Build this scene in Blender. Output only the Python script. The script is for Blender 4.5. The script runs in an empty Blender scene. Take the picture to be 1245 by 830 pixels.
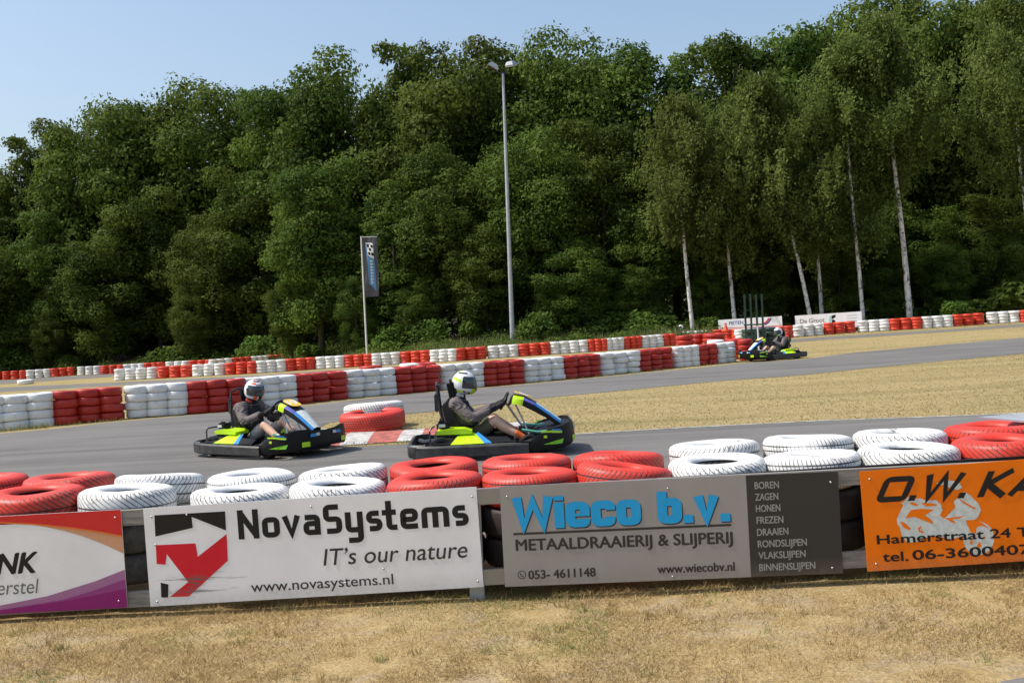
import bpy, bmesh, math, random
import numpy as np
from mathutils import Vector, Matrix
from math import radians, sin, cos, pi, exp, atan2, sqrt

S = bpy.context.scene
COL = S.collection

# ------------------------------------------------------------------ camera, sky, sun, exposure
F, PITCH, ROLL, EYE = 1350.0, radians(0.85), radians(2.6), 1.69      # F in pixels of a 1245 px wide picture
fw = np.array([0, cos(PITCH), -sin(PITCH)])
_r0, _u0 = np.array([1, 0, 0.]), np.array([0, sin(PITCH), cos(PITCH)])
up = _u0 * cos(ROLL) + _r0 * sin(ROLL)
rt = _r0 * cos(ROLL) - _u0 * sin(ROLL)
cd = bpy.data.cameras.new('camera')
cam = bpy.data.objects.new('camera', cd)
COL.objects.link(cam)
cam.matrix_world = Matrix(((rt[0], up[0], -fw[0], 0), (rt[1], up[1], -fw[1], 0), (rt[2], up[2], -fw[2], EYE), (0, 0, 0, 1)))
cd.sensor_width = 36.0
cd.lens = 36.0 * F / 1245.0
cd.clip_start, cd.clip_end = 0.1, 3000
S.camera = cam

SUN_EL, SUN_AZ = radians(56), radians(180 + 1.0)     # azimuth counter-clockwise from +X: from the left, grazing the sign boards
W = bpy.data.worlds.new('World')
S.world = W
W.use_nodes = True
nt = W.node_tree
sky = nt.nodes.new('ShaderNodeTexSky')
sky.sky_type = 'NISHITA'
sky.sun_disc = False
sky.sun_elevation = SUN_EL
sky.sun_rotation = atan2(cos(SUN_AZ), sin(SUN_AZ)) % (2 * pi)
sky.air_density, sky.dust_density, sky.ozone_density = 1.12, 2.9, 1.25
bg = nt.nodes['Background']
bg.inputs['Strength'].default_value = 0.15
nt.links.new(sky.outputs[0], bg.inputs['Color'])
sl = bpy.data.lights.new('sun', 'SUN')
sl.energy, sl.angle, sl.color = 3.8, radians(0.53), (1.0, 0.95, 0.87)
so = bpy.data.objects.new('sun', sl)
COL.objects.link(so)
sd = Vector((cos(SUN_AZ) * cos(SUN_EL), sin(SUN_AZ) * cos(SUN_EL), sin(SUN_EL)))
so.rotation_euler = sd.to_track_quat('Z', 'Y').to_euler()
so.location = sd * 60
S.view_settings.view_transform = 'Standard'
S.view_settings.look = 'None'
S.view_settings.exposure = 0.28
S.view_settings.gamma = 1.0
S.view_settings.use_curve_mapping = False
S.render.engine = 'CYCLES'
S.cycles.max_bounces = 6
S.cycles.diffuse_bounces = 3
S.cycles.transparent_max_bounces = 8
S.cycles.use_denoising = True

# ------------------------------------------------------------------ picture <-> place
def wb(x):                                   # how far back the weedy bank starts
    return float(np.interp(x, [-45, -40, -31, -19, -15, -8, -5, 11, 13], [93, 91.5, 87.3, 83.6, 82, 70.5, 65.5, 65.5, 70.0]))
def zt(x, y):                                # the lie of the land: tilts up to the right, a hump under the hairpin, a bank by the wood
    z = 0.02 * max(-60, min(60, x)) + 0.33 * exp(-((x + 9) / 8) ** 2 / 2 - ((y - 21) / 8) ** 2 / 2)
    t = max(0.0, min(1.0, (y - wb(x)) / 9.0))
    return z + 1.0 * t * t * (3 - 2 * t)
def ray(u, v):
    return fw + rt * (u - 622.5) / F - up * (v - 415) / F
def at(u, v, Y):
    d = ray(u, v)
    return np.array([0, 0, EYE]) + d * (Y / d[1])
def gnd(u, v):
    d = ray(u, v)
    a, t = 2.0, 2.0
    while t < 500:
        p = np.array([0, 0, EYE]) + d * t
        if p[2] < zt(p[0], p[1]):
            break
        a = t
        t *= 1.02
    b = t
    for _ in range(30):
        m = (a + b) / 2
        p = np.array([0, 0, EYE]) + d * m
        if p[2] < zt(p[0], p[1]): b = m
        else: a = m
    return np.array([0, 0, EYE]) + d * b

# ------------------------------------------------------------------ materials
def newmat(name):
    m = bpy.data.materials.new(name)
    m.use_nodes = True
    n = m.node_tree.nodes
    return m, n, m.node_tree.links, n['Principled BSDF']
def setin(b, **k):
    for a, v in k.items():
        b.inputs[a.replace('_', ' ')].default_value = v
def ramp(n, stops):
    r = n.new('ShaderNodeValToRGB')
    e = r.color_ramp.elements
    while len(e) < len(stops): e.new(0.5)
    for q, (p, c) in zip(e, stops):
        q.position = p
        q.color = (*c, 1) if len(c) == 3 else c
    return r
def noise(n, l, vec, scale, detail=4, rough=0.6, dist=0.0):
    t = n.new('ShaderNodeTexNoise')
    t.inputs['Scale'].default_value = scale
    t.inputs['Detail'].default_value = detail
    t.inputs['Roughness'].default_value = rough
    t.inputs['Distortion'].default_value = dist
    if vec is not None: l.new(vec, t.inputs['Vector'])
    return t
def mixc(n, l, f, a, b, mode='MIX'):
    m = n.new('ShaderNodeMix')
    m.data_type = 'RGBA'
    m.blend_type = mode
    for s, v in ((0, f), (6, a), (7, b)):
        if hasattr(v, 'is_output'): l.new(v, m.inputs[s])
        elif isinstance(v, (int, float)): m.inputs[s].default_value = v
        else: m.inputs[s].default_value = (*v, 1)
    return m.outputs[2]
def mth(n, l, op, a, b=None, c=None):
    m = n.new('ShaderNodeMath')
    m.operation = op
    for i, v in enumerate((a, b, c)):
        if v is None: continue
        if hasattr(v, 'is_output'): l.new(v, m.inputs[i])
        else: m.inputs[i].default_value = v
    return m.outputs[0]
def bump(n, l, h, b, strength=0.3, dist=0.01):
    q = n.new('ShaderNodeBump')
    q.inputs['Strength'].default_value = strength
    q.inputs['Distance'].default_value = dist
    l.new(h, q.inputs['Height'])
    l.new(q.outputs[0], b.inputs['Normal'])
def plain(name, c, rough=0.5, metal=0.0, dirt=0.12, scale=14, coat=0.0):
    m, n, l, b = newmat(name)
    tc = n.new('ShaderNodeTexCoord')
    t = noise(n, l, tc.outputs['Object'], scale, 5, 0.65)
    r = ramp(n, [(0.3, tuple(v * (1 - dirt) for v in c)), (0.7, tuple(min(1, v * (1 + dirt * 0.5)) for v in c))])
    l.new(t.outputs[0], r.inputs[0])
    l.new(r.outputs[0], b.inputs['Base Color'])
    setin(b, Roughness=rough, Metallic=metal)
    b.inputs['Coat Weight'].default_value = coat
    return m

def ground_mat():
    m, n, l, b = newmat('dry_grass_ground')
    tc = n.new('ShaderNodeTexCoord')
    P = tc.outputs['Object']
    mp = n.new('ShaderNodeMapping'); mp.inputs['Scale'].default_value = (0.35, 1, 1); l.new(P, mp.inputs[0])
    big = noise(n, l, mp.outputs[0], 0.8, 5, 0.65, 0.6)
    mid = noise(n, l, P, 5.5, 6, 0.7)
    fine = noise(n, l, P, 60, 4, 0.75)
    c1 = ramp(n, [(0.30, (0.28, 0.198, 0.088)), (0.48, (0.385, 0.280, 0.130)), (0.70, (0.46, 0.355, 0.190))])
    l.new(mid.outputs[0], c1.inputs[0])
    gr = ramp(n, [(0.52, (0, 0, 0)), (0.72, (1, 1, 1))])
    l.new(big.outputs[0], gr.inputs[0])
    sy = n.new('ShaderNodeSeparateXYZ'); l.new(P, sy.inputs[0])
    far = n.new('ShaderNodeMapRange'); far.inputs[1].default_value = 9.0; far.inputs[2].default_value = 15.0
    l.new(sy.outputs[1], far.inputs[0])
    mp2 = n.new('ShaderNodeMapping'); mp2.inputs['Scale'].default_value = (0.10, 0.55, 1); l.new(P, mp2.inputs[0])
    str_ = noise(n, l, mp2.outputs[0], 1.6, 6, 0.7, 0.3)
    turf = ramp(n, [(0.32, (0.205, 0.182, 0.078)), (0.47, (0.315, 0.258, 0.120)), (0.58, (0.385, 0.308, 0.152)), (0.72, (0.290, 0.260, 0.105))])
    l.new(str_.outputs[0], turf.inputs[0])
    c = mixc(n, l, mth(n, l, 'MULTIPLY', gr.outputs[0], 0.45), c1.outputs[0], (0.30, 0.25, 0.085))
    c = mixc(n, l, mth(n, l, 'MULTIPLY', far.outputs[0], 0.8), c, turf.outputs[0])
    dr = ramp(n, [(0.40, (1, 1, 1)), (0.50, (0, 0, 0))])
    big2 = noise(n, l, P, 1.7, 6, 0.7, 0.4)
    l.new(big2.outputs[0], dr.inputs[0])
    c = mixc(n, l, mth(n, l, 'MULTIPLY', mth(n, l, 'MULTIPLY', dr.outputs[0], mth(n, l, 'SUBTRACT', 1.0, far.outputs[0])), 0.6), c, (0.36, 0.285, 0.195))
    fr = ramp(n, [(0.28, (0.50, 0.50, 0.50)), (0.62, (1.16, 1.16, 1.16))])
    l.new(fine.outputs[0], fr.inputs[0])
    c = mixc(n, l, 1.0, c, fr.outputs[0], 'MULTIPLY')
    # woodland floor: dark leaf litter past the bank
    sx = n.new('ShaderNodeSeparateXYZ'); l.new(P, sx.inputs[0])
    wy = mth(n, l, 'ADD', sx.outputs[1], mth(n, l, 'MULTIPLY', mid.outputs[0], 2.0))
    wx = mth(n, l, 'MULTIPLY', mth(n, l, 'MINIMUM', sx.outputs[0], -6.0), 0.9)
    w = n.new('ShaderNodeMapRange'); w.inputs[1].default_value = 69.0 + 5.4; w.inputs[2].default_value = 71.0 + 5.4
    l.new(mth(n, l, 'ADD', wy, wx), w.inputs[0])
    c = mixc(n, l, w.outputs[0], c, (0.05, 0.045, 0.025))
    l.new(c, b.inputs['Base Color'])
    setin(b, Roughness=0.95)
    b.inputs['Specular IOR Level'].default_value = 0.1
    bump(n, l, mth(n, l, 'ADD', mid.outputs[0], mth(n, l, 'MULTIPLY', fine.outputs[0], 0.6)), b, 0.7, 0.03)
    return m
def asphalt_mat(name, base):
    m, n, l, b = newmat(name)
    tc = n.new('ShaderNodeTexCoord')
    P = tc.outputs['Object']
    mp = n.new('ShaderNodeMapping'); mp.inputs['Scale'].default_value = (0.12, 0.8, 1); l.new(P, mp.inputs[0])
    st = noise(n, l, mp.outputs[0], 1.2, 5, 0.6, 0.8)
    fi = noise(n, l, P, 130, 3, 0.8)
    big = noise(n, l, P, 0.35, 4, 0.6)
    r = ramp(n, [(0.36, tuple(v * 0.62 for v in base)), (0.50, base), (0.64, tuple(v * 1.22 for v in base))])
    mp3 = n.new('ShaderNodeMapping'); mp3.inputs['Scale'].default_value = (0.05, 3.2, 1); l.new(P, mp3.inputs[0])
    ln = noise(n, l, mp3.outputs[0], 1.5, 3, 0.55, 0.3)
    l.new(mth(n, l, 'ADD', mth(n, l, 'ADD', mth(n, l, 'MULTIPLY', st.outputs[0], 0.4), mth(n, l, 'MULTIPLY', ln.outputs[0], 0.3)), mth(n, l, 'MULTIPLY', big.outputs[0], 0.3)), r.inputs[0])
    fr = ramp(n, [(0.3, (0.72, 0.72, 0.72)), (0.7, (1.2, 1.2, 1.2))])
    l.new(fi.outputs[0], fr.inputs[0])
    l.new(mixc(n, l, 1.0, r.outputs[0], fr.outputs[0], 'MULTIPLY'), b.inputs['Base Color'])
    setin(b, Roughness=0.88)
    b.inputs['Specular IOR Level'].default_value = 0.25
    bump(n, l, fi.outputs[0], b, 0.4, 0.006)
    return m
def leaf_mat(name, dark, light, trans=0.35):
    m, n, l, b = newmat(name)
    a = n.new('ShaderNodeAttribute'); a.attribute_name = 'tint'
    oi = n.new('ShaderNodeObjectInfo')
    r = ramp(n, [(0.0, dark), (1.0, light)])
    l.new(a.outputs['Fac'], r.inputs[0])
    h = n.new('ShaderNodeHueSaturation')
    l.new(mth(n, l, 'ADD', mth(n, l, 'MULTIPLY', oi.outputs['Random'], 0.030), 0.494), h.inputs['Hue'])
    l.new(mth(n, l, 'ADD', mth(n, l, 'MULTIPLY', oi.outputs['Random'], 0.35), 0.85), h.inputs['Value'])
    l.new(r.outputs[0], h.inputs['Color'])
    tr = n.new('ShaderNodeBsdfTranslucent')
    l.new(h.outputs[0], b.inputs['Base Color'])
    l.new(h.outputs[0], tr.inputs['Color'])
    setin(b, Roughness=0.65)
    b.inputs['Specular IOR Level'].default_value = 0.12
    ms = n.new('ShaderNodeMixShader'); ms.inputs[0].default_value = trans
    l.new(b.outputs[0], ms.inputs[1]); l.new(tr.outputs[0], ms.inputs[2])
    l.new(ms.outputs[0], n['Material Output'].inputs['Surface'])
    return m
def blade_mat(name, stops):
    m, n, l, b = newmat(name)
    a = n.new('ShaderNodeAttribute'); a.attribute_name = 'tint'
    r = ramp(n, stops)
    l.new(a.outputs['Fac'], r.inputs[0])
    tr = n.new('ShaderNodeBsdfTranslucent')
    l.new(r.outputs[0], b.inputs['Base Color']); l.new(r.outputs[0], tr.inputs['Color'])
    setin(b, Roughness=0.7)
    ms = n.new('ShaderNodeMixShader'); ms.inputs[0].default_value = 0.3
    l.new(b.outputs[0], ms.inputs[1]); l.new(tr.outputs[0], ms.inputs[2])
    l.new(ms.outputs[0], n['Material Output'].inputs['Surface'])
    return m
RED, WHITE, RUBBER = (0.68, 0.040, 0.018), (0.80, 0.80, 0.78), (0.018, 0.018, 0.02)
def tyre_mat(name, paint, R, Wd, style, wear=0.5, ob_rand=True):
    """painted tyre: tread grooves and scuffs show the bare rubber"""
    m, n, l, b = newmat(name)
    tc = n.new('ShaderNodeTexCoord')
    P = tc.outputs['Object']
    sx = n.new('ShaderNodeSeparateXYZ'); l.new(P, sx.inputs[0])
    x, y, z = sx.outputs
    th = mth(n, l, 'ARCTAN2', y, x)
    r = mth(n, l, 'SQRT', mth(n, l, 'ADD', mth(n, l, 'MULTIPLY', x, x), mth(n, l, 'MULTIPLY', y, y)))
    az = mth(n, l, 'ABSOLUTE', z)
    ontread = mth(n, l, 'GREATER_THAN', r, R - 0.030)
    shoulder = mth(n, l, 'MULTIPLY', mth(n, l, 'GREATER_THAN', r, R - 0.042), mth(n, l, 'GREATER_THAN', az, Wd * 0.30))
    def saw(N, k, src, wdt):
        f = mth(n, l, 'FRACT', mth(n, l, 'ADD', mth(n, l, 'MULTIPLY', th, N / (2 * pi)), mth(n, l, 'MULTIPLY', src, k)))
        return mth(n, l, 'LESS_THAN', f, wdt)
    def ring(z0, w):
        return mth(n, l, 'LESS_THAN', mth(n, l, 'ABSOLUTE', mth(n, l, 'SUBTRACT', z, z0)), w)
    if style == 0:      # arrow shaped tread
        g = mth(n, l, 'MULTIPLY', saw(44, 30, az, 0.21), ontread)
        g = mth(n, l, 'MAXIMUM', g, mth(n, l, 'MULTIPLY', ring(0.0, 0.005), ontread))
        g = mth(n, l, 'MAXIMUM', g, mth(n, l, 'MULTIPLY', saw(68, 6, az, 0.14), shoulder))
    elif style == 1:    # straight ribs and fine sipes
        g = mth(n, l, 'MULTIPLY', saw(72, 9, z, 0.20), ontread)
        for z0 in (-0.045, -0.015, 0.02, 0.052):
            g = mth(n, l, 'MAXIMUM', g, mth(n, l, 'MULTIPLY', ring(z0, 0.0045), ontread))
    else:               # slanted blocks
        g = mth(n, l, 'MULTIPLY', saw(58, -24, z, 0.18), ontread)
        for z0 in (-0.035, 0.030):
            g = mth(n, l, 'MAXIMUM', g, mth(n, l, 'MULTIPLY', ring(z0, 0.005), ontread))
        g = mth(n, l, 'MAXIMUM', g, mth(n, l, 'MULTIPLY', saw(60, 0, z, 0.13), shoulder))
    oi = n.new('ShaderNodeObjectInfo')
    ofs = n.new('ShaderNodeVectorMath'); ofs.operation = 'ADD'
    cmb = n.new('ShaderNodeCombineXYZ')
    rnd = mth(n, l, 'MULTIPLY', oi.outputs['Random'], 37.0)
    for i in range(3): l.new(rnd, cmb.inputs[i])
    l.new(P, ofs.inputs[0]); l.new(cmb.outputs[0], ofs.inputs[1])
    n1 = noise(n, l, ofs.outputs[0], 6, 5, 0.65)
    n2 = noise(n, l, ofs.outputs[0], 28, 5, 0.7)
    gk = ramp(n, [(0.30, (0.40,) * 3), (0.52, (1,) * 3)]); l.new(n1.outputs[0], gk.inputs[0])
    gm = mth(n, l, 'MULTIPLY', g, gk.outputs[0])
    pc = ramp(n, [(0.3, tuple(v * 0.80 for v in paint)), (0.65, paint)]); l.new(n2.outputs[0], pc.inputs[0])
    wr = ramp(n, [(0.685 - 0.05 * wear, (0,) * 3), (0.73 - 0.05 * wear, (1,) * 3)])
    l.new(mth(n, l, 'ADD', mth(n, l, 'MULTIPLY', n1.outputs[0], 0.75), mth(n, l, 'MULTIPLY', n2.outputs[0], 0.25)), wr.inputs[0])
    c = mixc(n, l, mth(n, l, 'MULTIPLY', wr.outputs[0], 0.8), pc.outputs[0], tuple(0.03 + 0.12 * v for v in paint))
    dirt = ramp(n, [(0.5, (0,) * 3), (0.75, (1,) * 3)]); l.new(n1.outputs[0], dirt.inputs[0])
    c = mixc(n, l, mth(n, l, 'MULTIPLY', dirt.outputs[0], 0.36), c, (0.20, 0.165, 0.125))
    c = mixc(n, l, gm, c, tuple(0.015 + 0.05 * v for v in paint))
    inside = mth(n, l, 'MULTIPLY', mth(n, l, 'LESS_THAN', r, R - 0.05), mth(n, l, 'LESS_THAN', az, Wd * 0.33))
    c = mixc(n, l, inside, c, RUBBER)
    l.new(c, b.inputs['Base Color'])
    setin(b, Roughness=0.5)
    bump(n, l, mth(n, l, 'SUBTRACT', mth(n, l, 'MULTIPLY', n2.outputs[0], 0.25), g), b, 0.45, 0.005)
    return m
def far_paint(name, paint):
    m, n, l, b = newmat(name)
    tc = n.new('ShaderNodeTexCoord')
    oi = n.new('ShaderNodeObjectInfo')
    ofs = n.new('ShaderNodeVectorMath'); ofs.operation = 'ADD'
    cmb = n.new('ShaderNodeCombineXYZ')
    rnd = mth(n, l, 'MULTIPLY', oi.outputs['Random'], 53.0)
    for i in range(3): l.new(rnd, cmb.inputs[i])
    l.new(tc.outputs['Object'], ofs.inputs[0]); l.new(cmb.outputs[0], ofs.inputs[1])
    n1 = noise(n, l, ofs.outputs[0], 9, 5, 0.7)
    r = ramp(n, [(0.28, tuple(v * 0.55 for v in paint)), (0.42, tuple(v * 0.88 for v in paint)), (0.7, paint)])
    l.new(n1.outputs[0], r.inputs[0])
    dm = ramp(n, [(0.58, (0,) * 3), (0.7, (1,) * 3)]); l.new(n1.outputs[0], dm.inputs[0])
    l.new(mixc(n, l, mth(n, l, 'MULTIPLY', dm.outputs[0], 0.25), r.outputs[0], (0.16, 0.15, 0.13)), b.inputs['Base Color'])
    setin(b, Roughness=0.45)
    bump(n, l, n1.outputs[0], b, 0.35, 0.02)
    return m
def wood_mat():
    m, n, l, b = newmat('weathered_wood')
    tc = n.new('ShaderNodeTexCoord')
    mp = n.new('ShaderNodeMapping'); mp.inputs['Scale'].default_value = (1.2, 20, 22); l.new(tc.outputs['Object'], mp.inputs[0])
    t = noise(n, l, mp.outputs[0], 2.2, 6, 0.7, 0.4)
    r = ramp(n, [(0.3, (0.10, 0.095, 0.085)), (0.55, (0.24, 0.225, 0.20)), (0.75, (0.36, 0.34, 0.31))])
    l.new(t.outputs[0], r.inputs[0]); l.new(r.outputs[0], b.inputs['Base Color'])
    setin(b, Roughness=0.85)
    bump(n, l, t.outputs[0], b, 0.4, 0.004)
    return m
def board_mat(name, c, smear=False):
    m, n, l, b = newmat(name)
    tc = n.new('ShaderNodeTexCoord')
    P = tc.outputs['Object']
    t = noise(n, l, P, 3, 6, 0.6)
    r = ramp(n, [(0.35, tuple(v * 0.90 for v in c)), (0.65, c)])
    l.new(t.outputs[0], r.inputs[0])
    o = r.outputs[0]
    sx = n.new('ShaderNodeSeparateXYZ'); l.new(P, sx.inputs[0])
    low = n.new('ShaderNodeMapRange'); low.inputs[1].default_value = 0.10; low.inputs[2].default_value = -0.01
    l.new(sx.outputs[2], low.inputs[0])
    t2 = noise(n, l, P, 26, 5, 0.7)
    o = mixc(n, l, mth(n, l, 'MULTIPLY', mth(n, l, 'MULTIPLY', low.outputs[0], t2.outputs[0]), 0.55), o, (0.25, 0.21, 0.15))
    if smear:
        mp = n.new('ShaderNodeMapping'); mp.inputs['Scale'].default_value = (2.2, 1, 26); mp.inputs['Rotation'].default_value = (0, 0.10, 0)
        l.new(P, mp.inputs[0])
        t3 = noise(n, l, mp.outputs[0], 1.4, 5, 0.6, 0.5)
        r3 = ramp(n, [(0.50, (0,) * 3), (0.72, (1,) * 3)]); l.new(t3.outputs[0], r3.inputs[0])
        dx = mth(n, l, 'DIVIDE', mth(n, l, 'SUBTRACT', sx.outputs[0], 0.30), 0.34)
        dz = mth(n, l, 'DIVIDE', mth(n, l, 'SUBTRACT', sx.outputs[2], 0.13), 0.075)
        d = mth(n, l, 'ADD', mth(n, l, 'MULTIPLY', dx, dx), mth(n, l, 'MULTIPLY', dz, dz))
        k = mth(n, l, 'MAXIMUM', mth(n, l, 'SUBTRACT', 1.0, d), 0.0)
        o = mixc(n, l, mth(n, l, 'MINIMUM', mth(n, l, 'MULTIPLY', mth(n, l, 'MULTIPLY', k, r3.outputs[0]), 2.2), 0.8), o, (0.12, 0.115, 0.11))
    l.new(o, b.inputs['Base Color'])
    setin(b, Roughness=0.38)
    return m
def tread_plate():
    m, n, l, b = newmat('tread_plate')
    tc = n.new('ShaderNodeTexCoord')
    mp = n.new('ShaderNodeMapping'); mp.inputs['Scale'].default_value = (22, 1, 60); l.new(tc.outputs['Object'], mp.inputs[0])
    br = n.new('ShaderNodeTexBrick'); br.inputs['Scale'].default_value = 1.0; br.inputs['Mortar Size'].default_value = 0.2
    br.inputs['Color1'].default_value = (0.75,) * 3 + (1,); br.inputs['Color2'].default_value = (0.55,) * 3 + (1,); br.inputs['Mortar'].default_value = (0.30, 0.30, 0.29, 1)
    sw = n.new('ShaderNodeSeparateXYZ'); l.new(mp.outputs[0], sw.inputs[0])
    cm = n.new('ShaderNodeCombineXYZ'); l.new(sw.outputs[0], cm.inputs[0]); l.new(sw.outputs[2], cm.inputs[1])
    l.new(cm.outputs[0], br.inputs['Vector'])
    l.new(br.outputs[0], b.inputs['Base Color'])
    setin(b, Roughness=0.4, Metallic=0.6)
    bump(n, l, br.outputs['Color'], b, 0.5, 0.004)
    return m
def bark_mat(name, birch):
    m, n, l, b = newmat(name)
    tc = n.new('ShaderNodeTexCoord')
    mp = n.new('ShaderNodeMapping'); mp.inputs['Scale'].default_value = (2.5, 2.5, 1.6) if birch else (6, 6, 1.2)
    l.new(tc.outputs['Object'], mp.inputs[0])
    t = noise(n, l, mp.outputs[0], 1.6, 6, 0.75, 0.5)
    r = ramp(n, [(0.40, (0.06, 0.055, 0.05)), (0.46, (0.50, 0.48, 0.45)), (0.58, (0.80, 0.78, 0.74))] if birch else [(0.3, (0.03, 0.024, 0.017)), (0.7, (0.11, 0.09, 0.065))])
    l.new(t.outputs[0], r.inputs[0]); l.new(r.outputs[0], b.inputs['Base Color'])
    setin(b, Roughness=0.9)
    return m

M = {}
M['ground'] = ground_mat()
M['asphalt'] = asphalt_mat('asphalt', (0.152, 0.146, 0.138))
M['asphalt_far'] = asphalt_mat('asphalt_back_track', (0.165, 0.157, 0.145))
M['leaf'] = leaf_mat('broad_leaves', (0.038, 0.066, 0.010), (0.152, 0.195, 0.034), 0.45)
M['leaf_birch'] = leaf_mat('birch_leaves', (0.080, 0.110, 0.022), (0.200, 0.240, 0.060), 0.48)
M['leaf_shrub'] = leaf_mat('shrub_leaves', (0.055, 0.095, 0.015), (0.17, 0.24, 0.045), 0.4)
M['leaf_brown'] = leaf_mat('brown_leaves', (0.05, 0.038, 0.028), (0.12, 0.085, 0.055), 0.3)
M['bark'] = bark_mat('bark', False)
M['birch'] = bark_mat('birch_bark', True)
M['straw'] = blade_mat('straw_blades', [(0.0, (0.23, 0.155, 0.058)), (0.45, (0.42, 0.300, 0.128)), (0.80, (0.56, 0.430, 0.215)), (0.86, (0.30, 0.29, 0.09)), (1.0, (0.17, 0.22, 0.05))])
M['turf'] = blade_mat('turf_blades', [(0.0, (0.26, 0.215, 0.095)), (0.5, (0.36, 0.290, 0.140)), (0.8, (0.42, 0.34, 0.175)), (0.86, (0.25, 0.23, 0.09)), (1.0, (0.18, 0.19, 0.06))])
M['weeds'] = blade_mat('weed_blades', [(0.0, (0.06, 0.09, 0.02)), (0.5, (0.15, 0.19, 0.05)), (0.8, (0.26, 0.26, 0.08)), (0.92, (0.42, 0.33, 0.15)), (1.0, (0.5, 0.48, 0.36))])
TR, TW = 0.305, 0.20
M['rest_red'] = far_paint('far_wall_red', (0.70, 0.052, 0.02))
for cname, paint in (('red', RED), ('white', WHITE)):
    for st in range(3):
        M[f'tyre_{cname}_{st}'] = tyre_mat(f'{cname}_tyre_paint_{st}', paint, TR, TW, st, 1.6 if cname == 'white' else 1.2)
    M['far_' + cname] = far_paint('stack_paint_' + cname, (0.45, 0.022, 0.012) if cname == 'red' else paint)  # red is darkened to carry the shade on the middle wall
    M['big_' + cname] = tyre_mat(f'{cname}_truck_tyre_paint', paint, 0.5, 0.30, 1, 0.1)
M['far_green'] = far_paint('stack_paint_green', (0.028, 0.055, 0.042))
M['wood'] = wood_mat()
M['plate'] = tread_plate()
M['black'] = plain('black_plastic', (0.010, 0.010, 0.011), 0.42, 0, 0.3)
M['black'].node_tree.nodes['Principled BSDF'].inputs['Specular IOR Level'].default_value = 0.25
M['scuffed'] = plain('scuffed_black_plastic', (0.045, 0.045, 0.046), 0.5, 0, 0.7, 9)
M['dark_metal'] = plain('dark_metal', (0.05, 0.05, 0.055), 0.4, 0.5)
M['steel'] = plain('steel', (0.50, 0.51, 0.52), 0.35, 0.9)
M['galv'] = plain('galvanised_steel', (0.46, 0.48, 0.50), 0.45, 0.35, 0.2, 3)
M['white_metal'] = plain('white_painted_metal', (0.72, 0.72, 0.70), 0.4)
M['green_steel'] = plain('green_painted_steel', (0.022, 0.055, 0.045), 0.4)
M['lime'] = plain('lime_plastic', (0.50, 0.78, 0.015), 0.32, 0, 0.1)
M['green'] = plain('green_sticker', (0.22, 0.62, 0.02), 0.32, 0, 0.1)
M['blue'] = plain('blue_sticker', (0.035, 0.25, 0.62), 0.3, 0, 0.1)
M['violet'] = plain('violet_sticker', (0.10, 0.11, 0.42), 0.3, 0, 0.1)
M['pale'] = plain('pale_sticker', (0.62, 0.68, 0.66), 0.3, 0, 0.25, 30)
M['yellow'] = plain('yellow_plate', (0.76, 0.50, 0.05), 0.35, 0, 0.1)
M['teal'] = plain('teal_plastic', (0.02, 0.22, 0.16), 0.4)
M['ink'] = plain('black_lettering', (0.02, 0.019, 0.019), 0.4, 0, 0.1)
M['ink_grey'] = plain('grey_lettering', (0.17, 0.17, 0.155), 0.4, 0, 0.1)
M['ink_brown'] = plain('brown_grey_lettering', (0.055, 0.047, 0.042), 0.4, 0, 0.1)
M['ink_pale'] = plain('pale_lettering', (0.34, 0.335, 0.32), 0.4, 0, 0.1)
M['ink_white'] = plain('white_lettering', (0.78, 0.78, 0.76), 0.4, 0, 0.1)
M['ink_blue'] = plain('sky_blue_lettering', (0.025, 0.37, 0.72), 0.35, 0, 0.06)
M['ink_mint'] = plain('mint_lettering', (0.35, 0.62, 0.60), 0.4, 0, 0.1)
M['ink_navy'] = plain('navy_lettering', (0.05, 0.10, 0.32), 0.4, 0, 0.1)
M['sign_red'] = plain('sign_red', (0.62, 0.035, 0.03), 0.35, 0, 0.06)
M['sign_crimson'] = board_mat('sign_crimson', (0.68, 0.02, 0.035), True)
M['sign_orange_line'] = plain('sign_orange_line', (0.72, 0.19, 0.045), 0.35, 0, 0.06)
M['sign_tan'] = plain('sign_tan', (0.62, 0.33, 0.19), 0.35, 0, 0.06)
M['sign_lilac'] = plain('sign_lilac', (0.36, 0.16, 0.30), 0.35, 0, 0.06)
M['sign_plum'] = plain('sign_plum', (0.29, 0.055, 0.21), 0.35, 0, 0.06)
M['sign_magenta'] = plain('sign_magenta', (0.25, 0.022, 0.15), 0.35, 0, 0.06)
M['board_white'] = board_mat('white_board', (0.84, 0.84, 0.84))
M['board_smear'] = board_mat('white_board_with_rubber_marks', (0.86, 0.86, 0.865), True)
M['board_silver'] = board_mat('silver_grey_board', (0.36, 0.335, 0.31))
M['board_dark'] = board_mat('dark_grey_board', (0.052, 0.048, 0.043))
M['board_orange'] = board_mat('orange_board', (0.93, 0.20, 0.004))
M['kerb_red'] = plain('kerb_red_paint', (0.42, 0.115, 0.09), 0.8, 0, 0.6, 7)
M['kerb_white'] = plain('kerb_white_paint', (0.48, 0.465, 0.44), 0.8, 0, 0.6, 7)
M['jacket'] = plain('mauve_grey_jacket', (0.155, 0.128, 0.126), 0.9, 0, 0.25, 12)
M['jacket_black'] = plain('black_jacket_panel', (0.016, 0.016, 0.018), 0.85)
M['skin'] = plain('skin', (0.70, 0.43, 0.30), 0.5, 0, 0.12, 8)
M['shorts_grey'] = plain('grey_shorts', (0.40, 0.38, 0.36), 0.9)
M['shorts_olive'] = plain('olive_shorts', (0.10, 0.10, 0.055), 0.9)
M['shorts_dark'] = plain('dark_grey_shorts', (0.14, 0.14, 0.145), 0.9)
M['sock_orange'] = plain('orange_sock', (0.80, 0.15, 0.03), 0.9)
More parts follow.
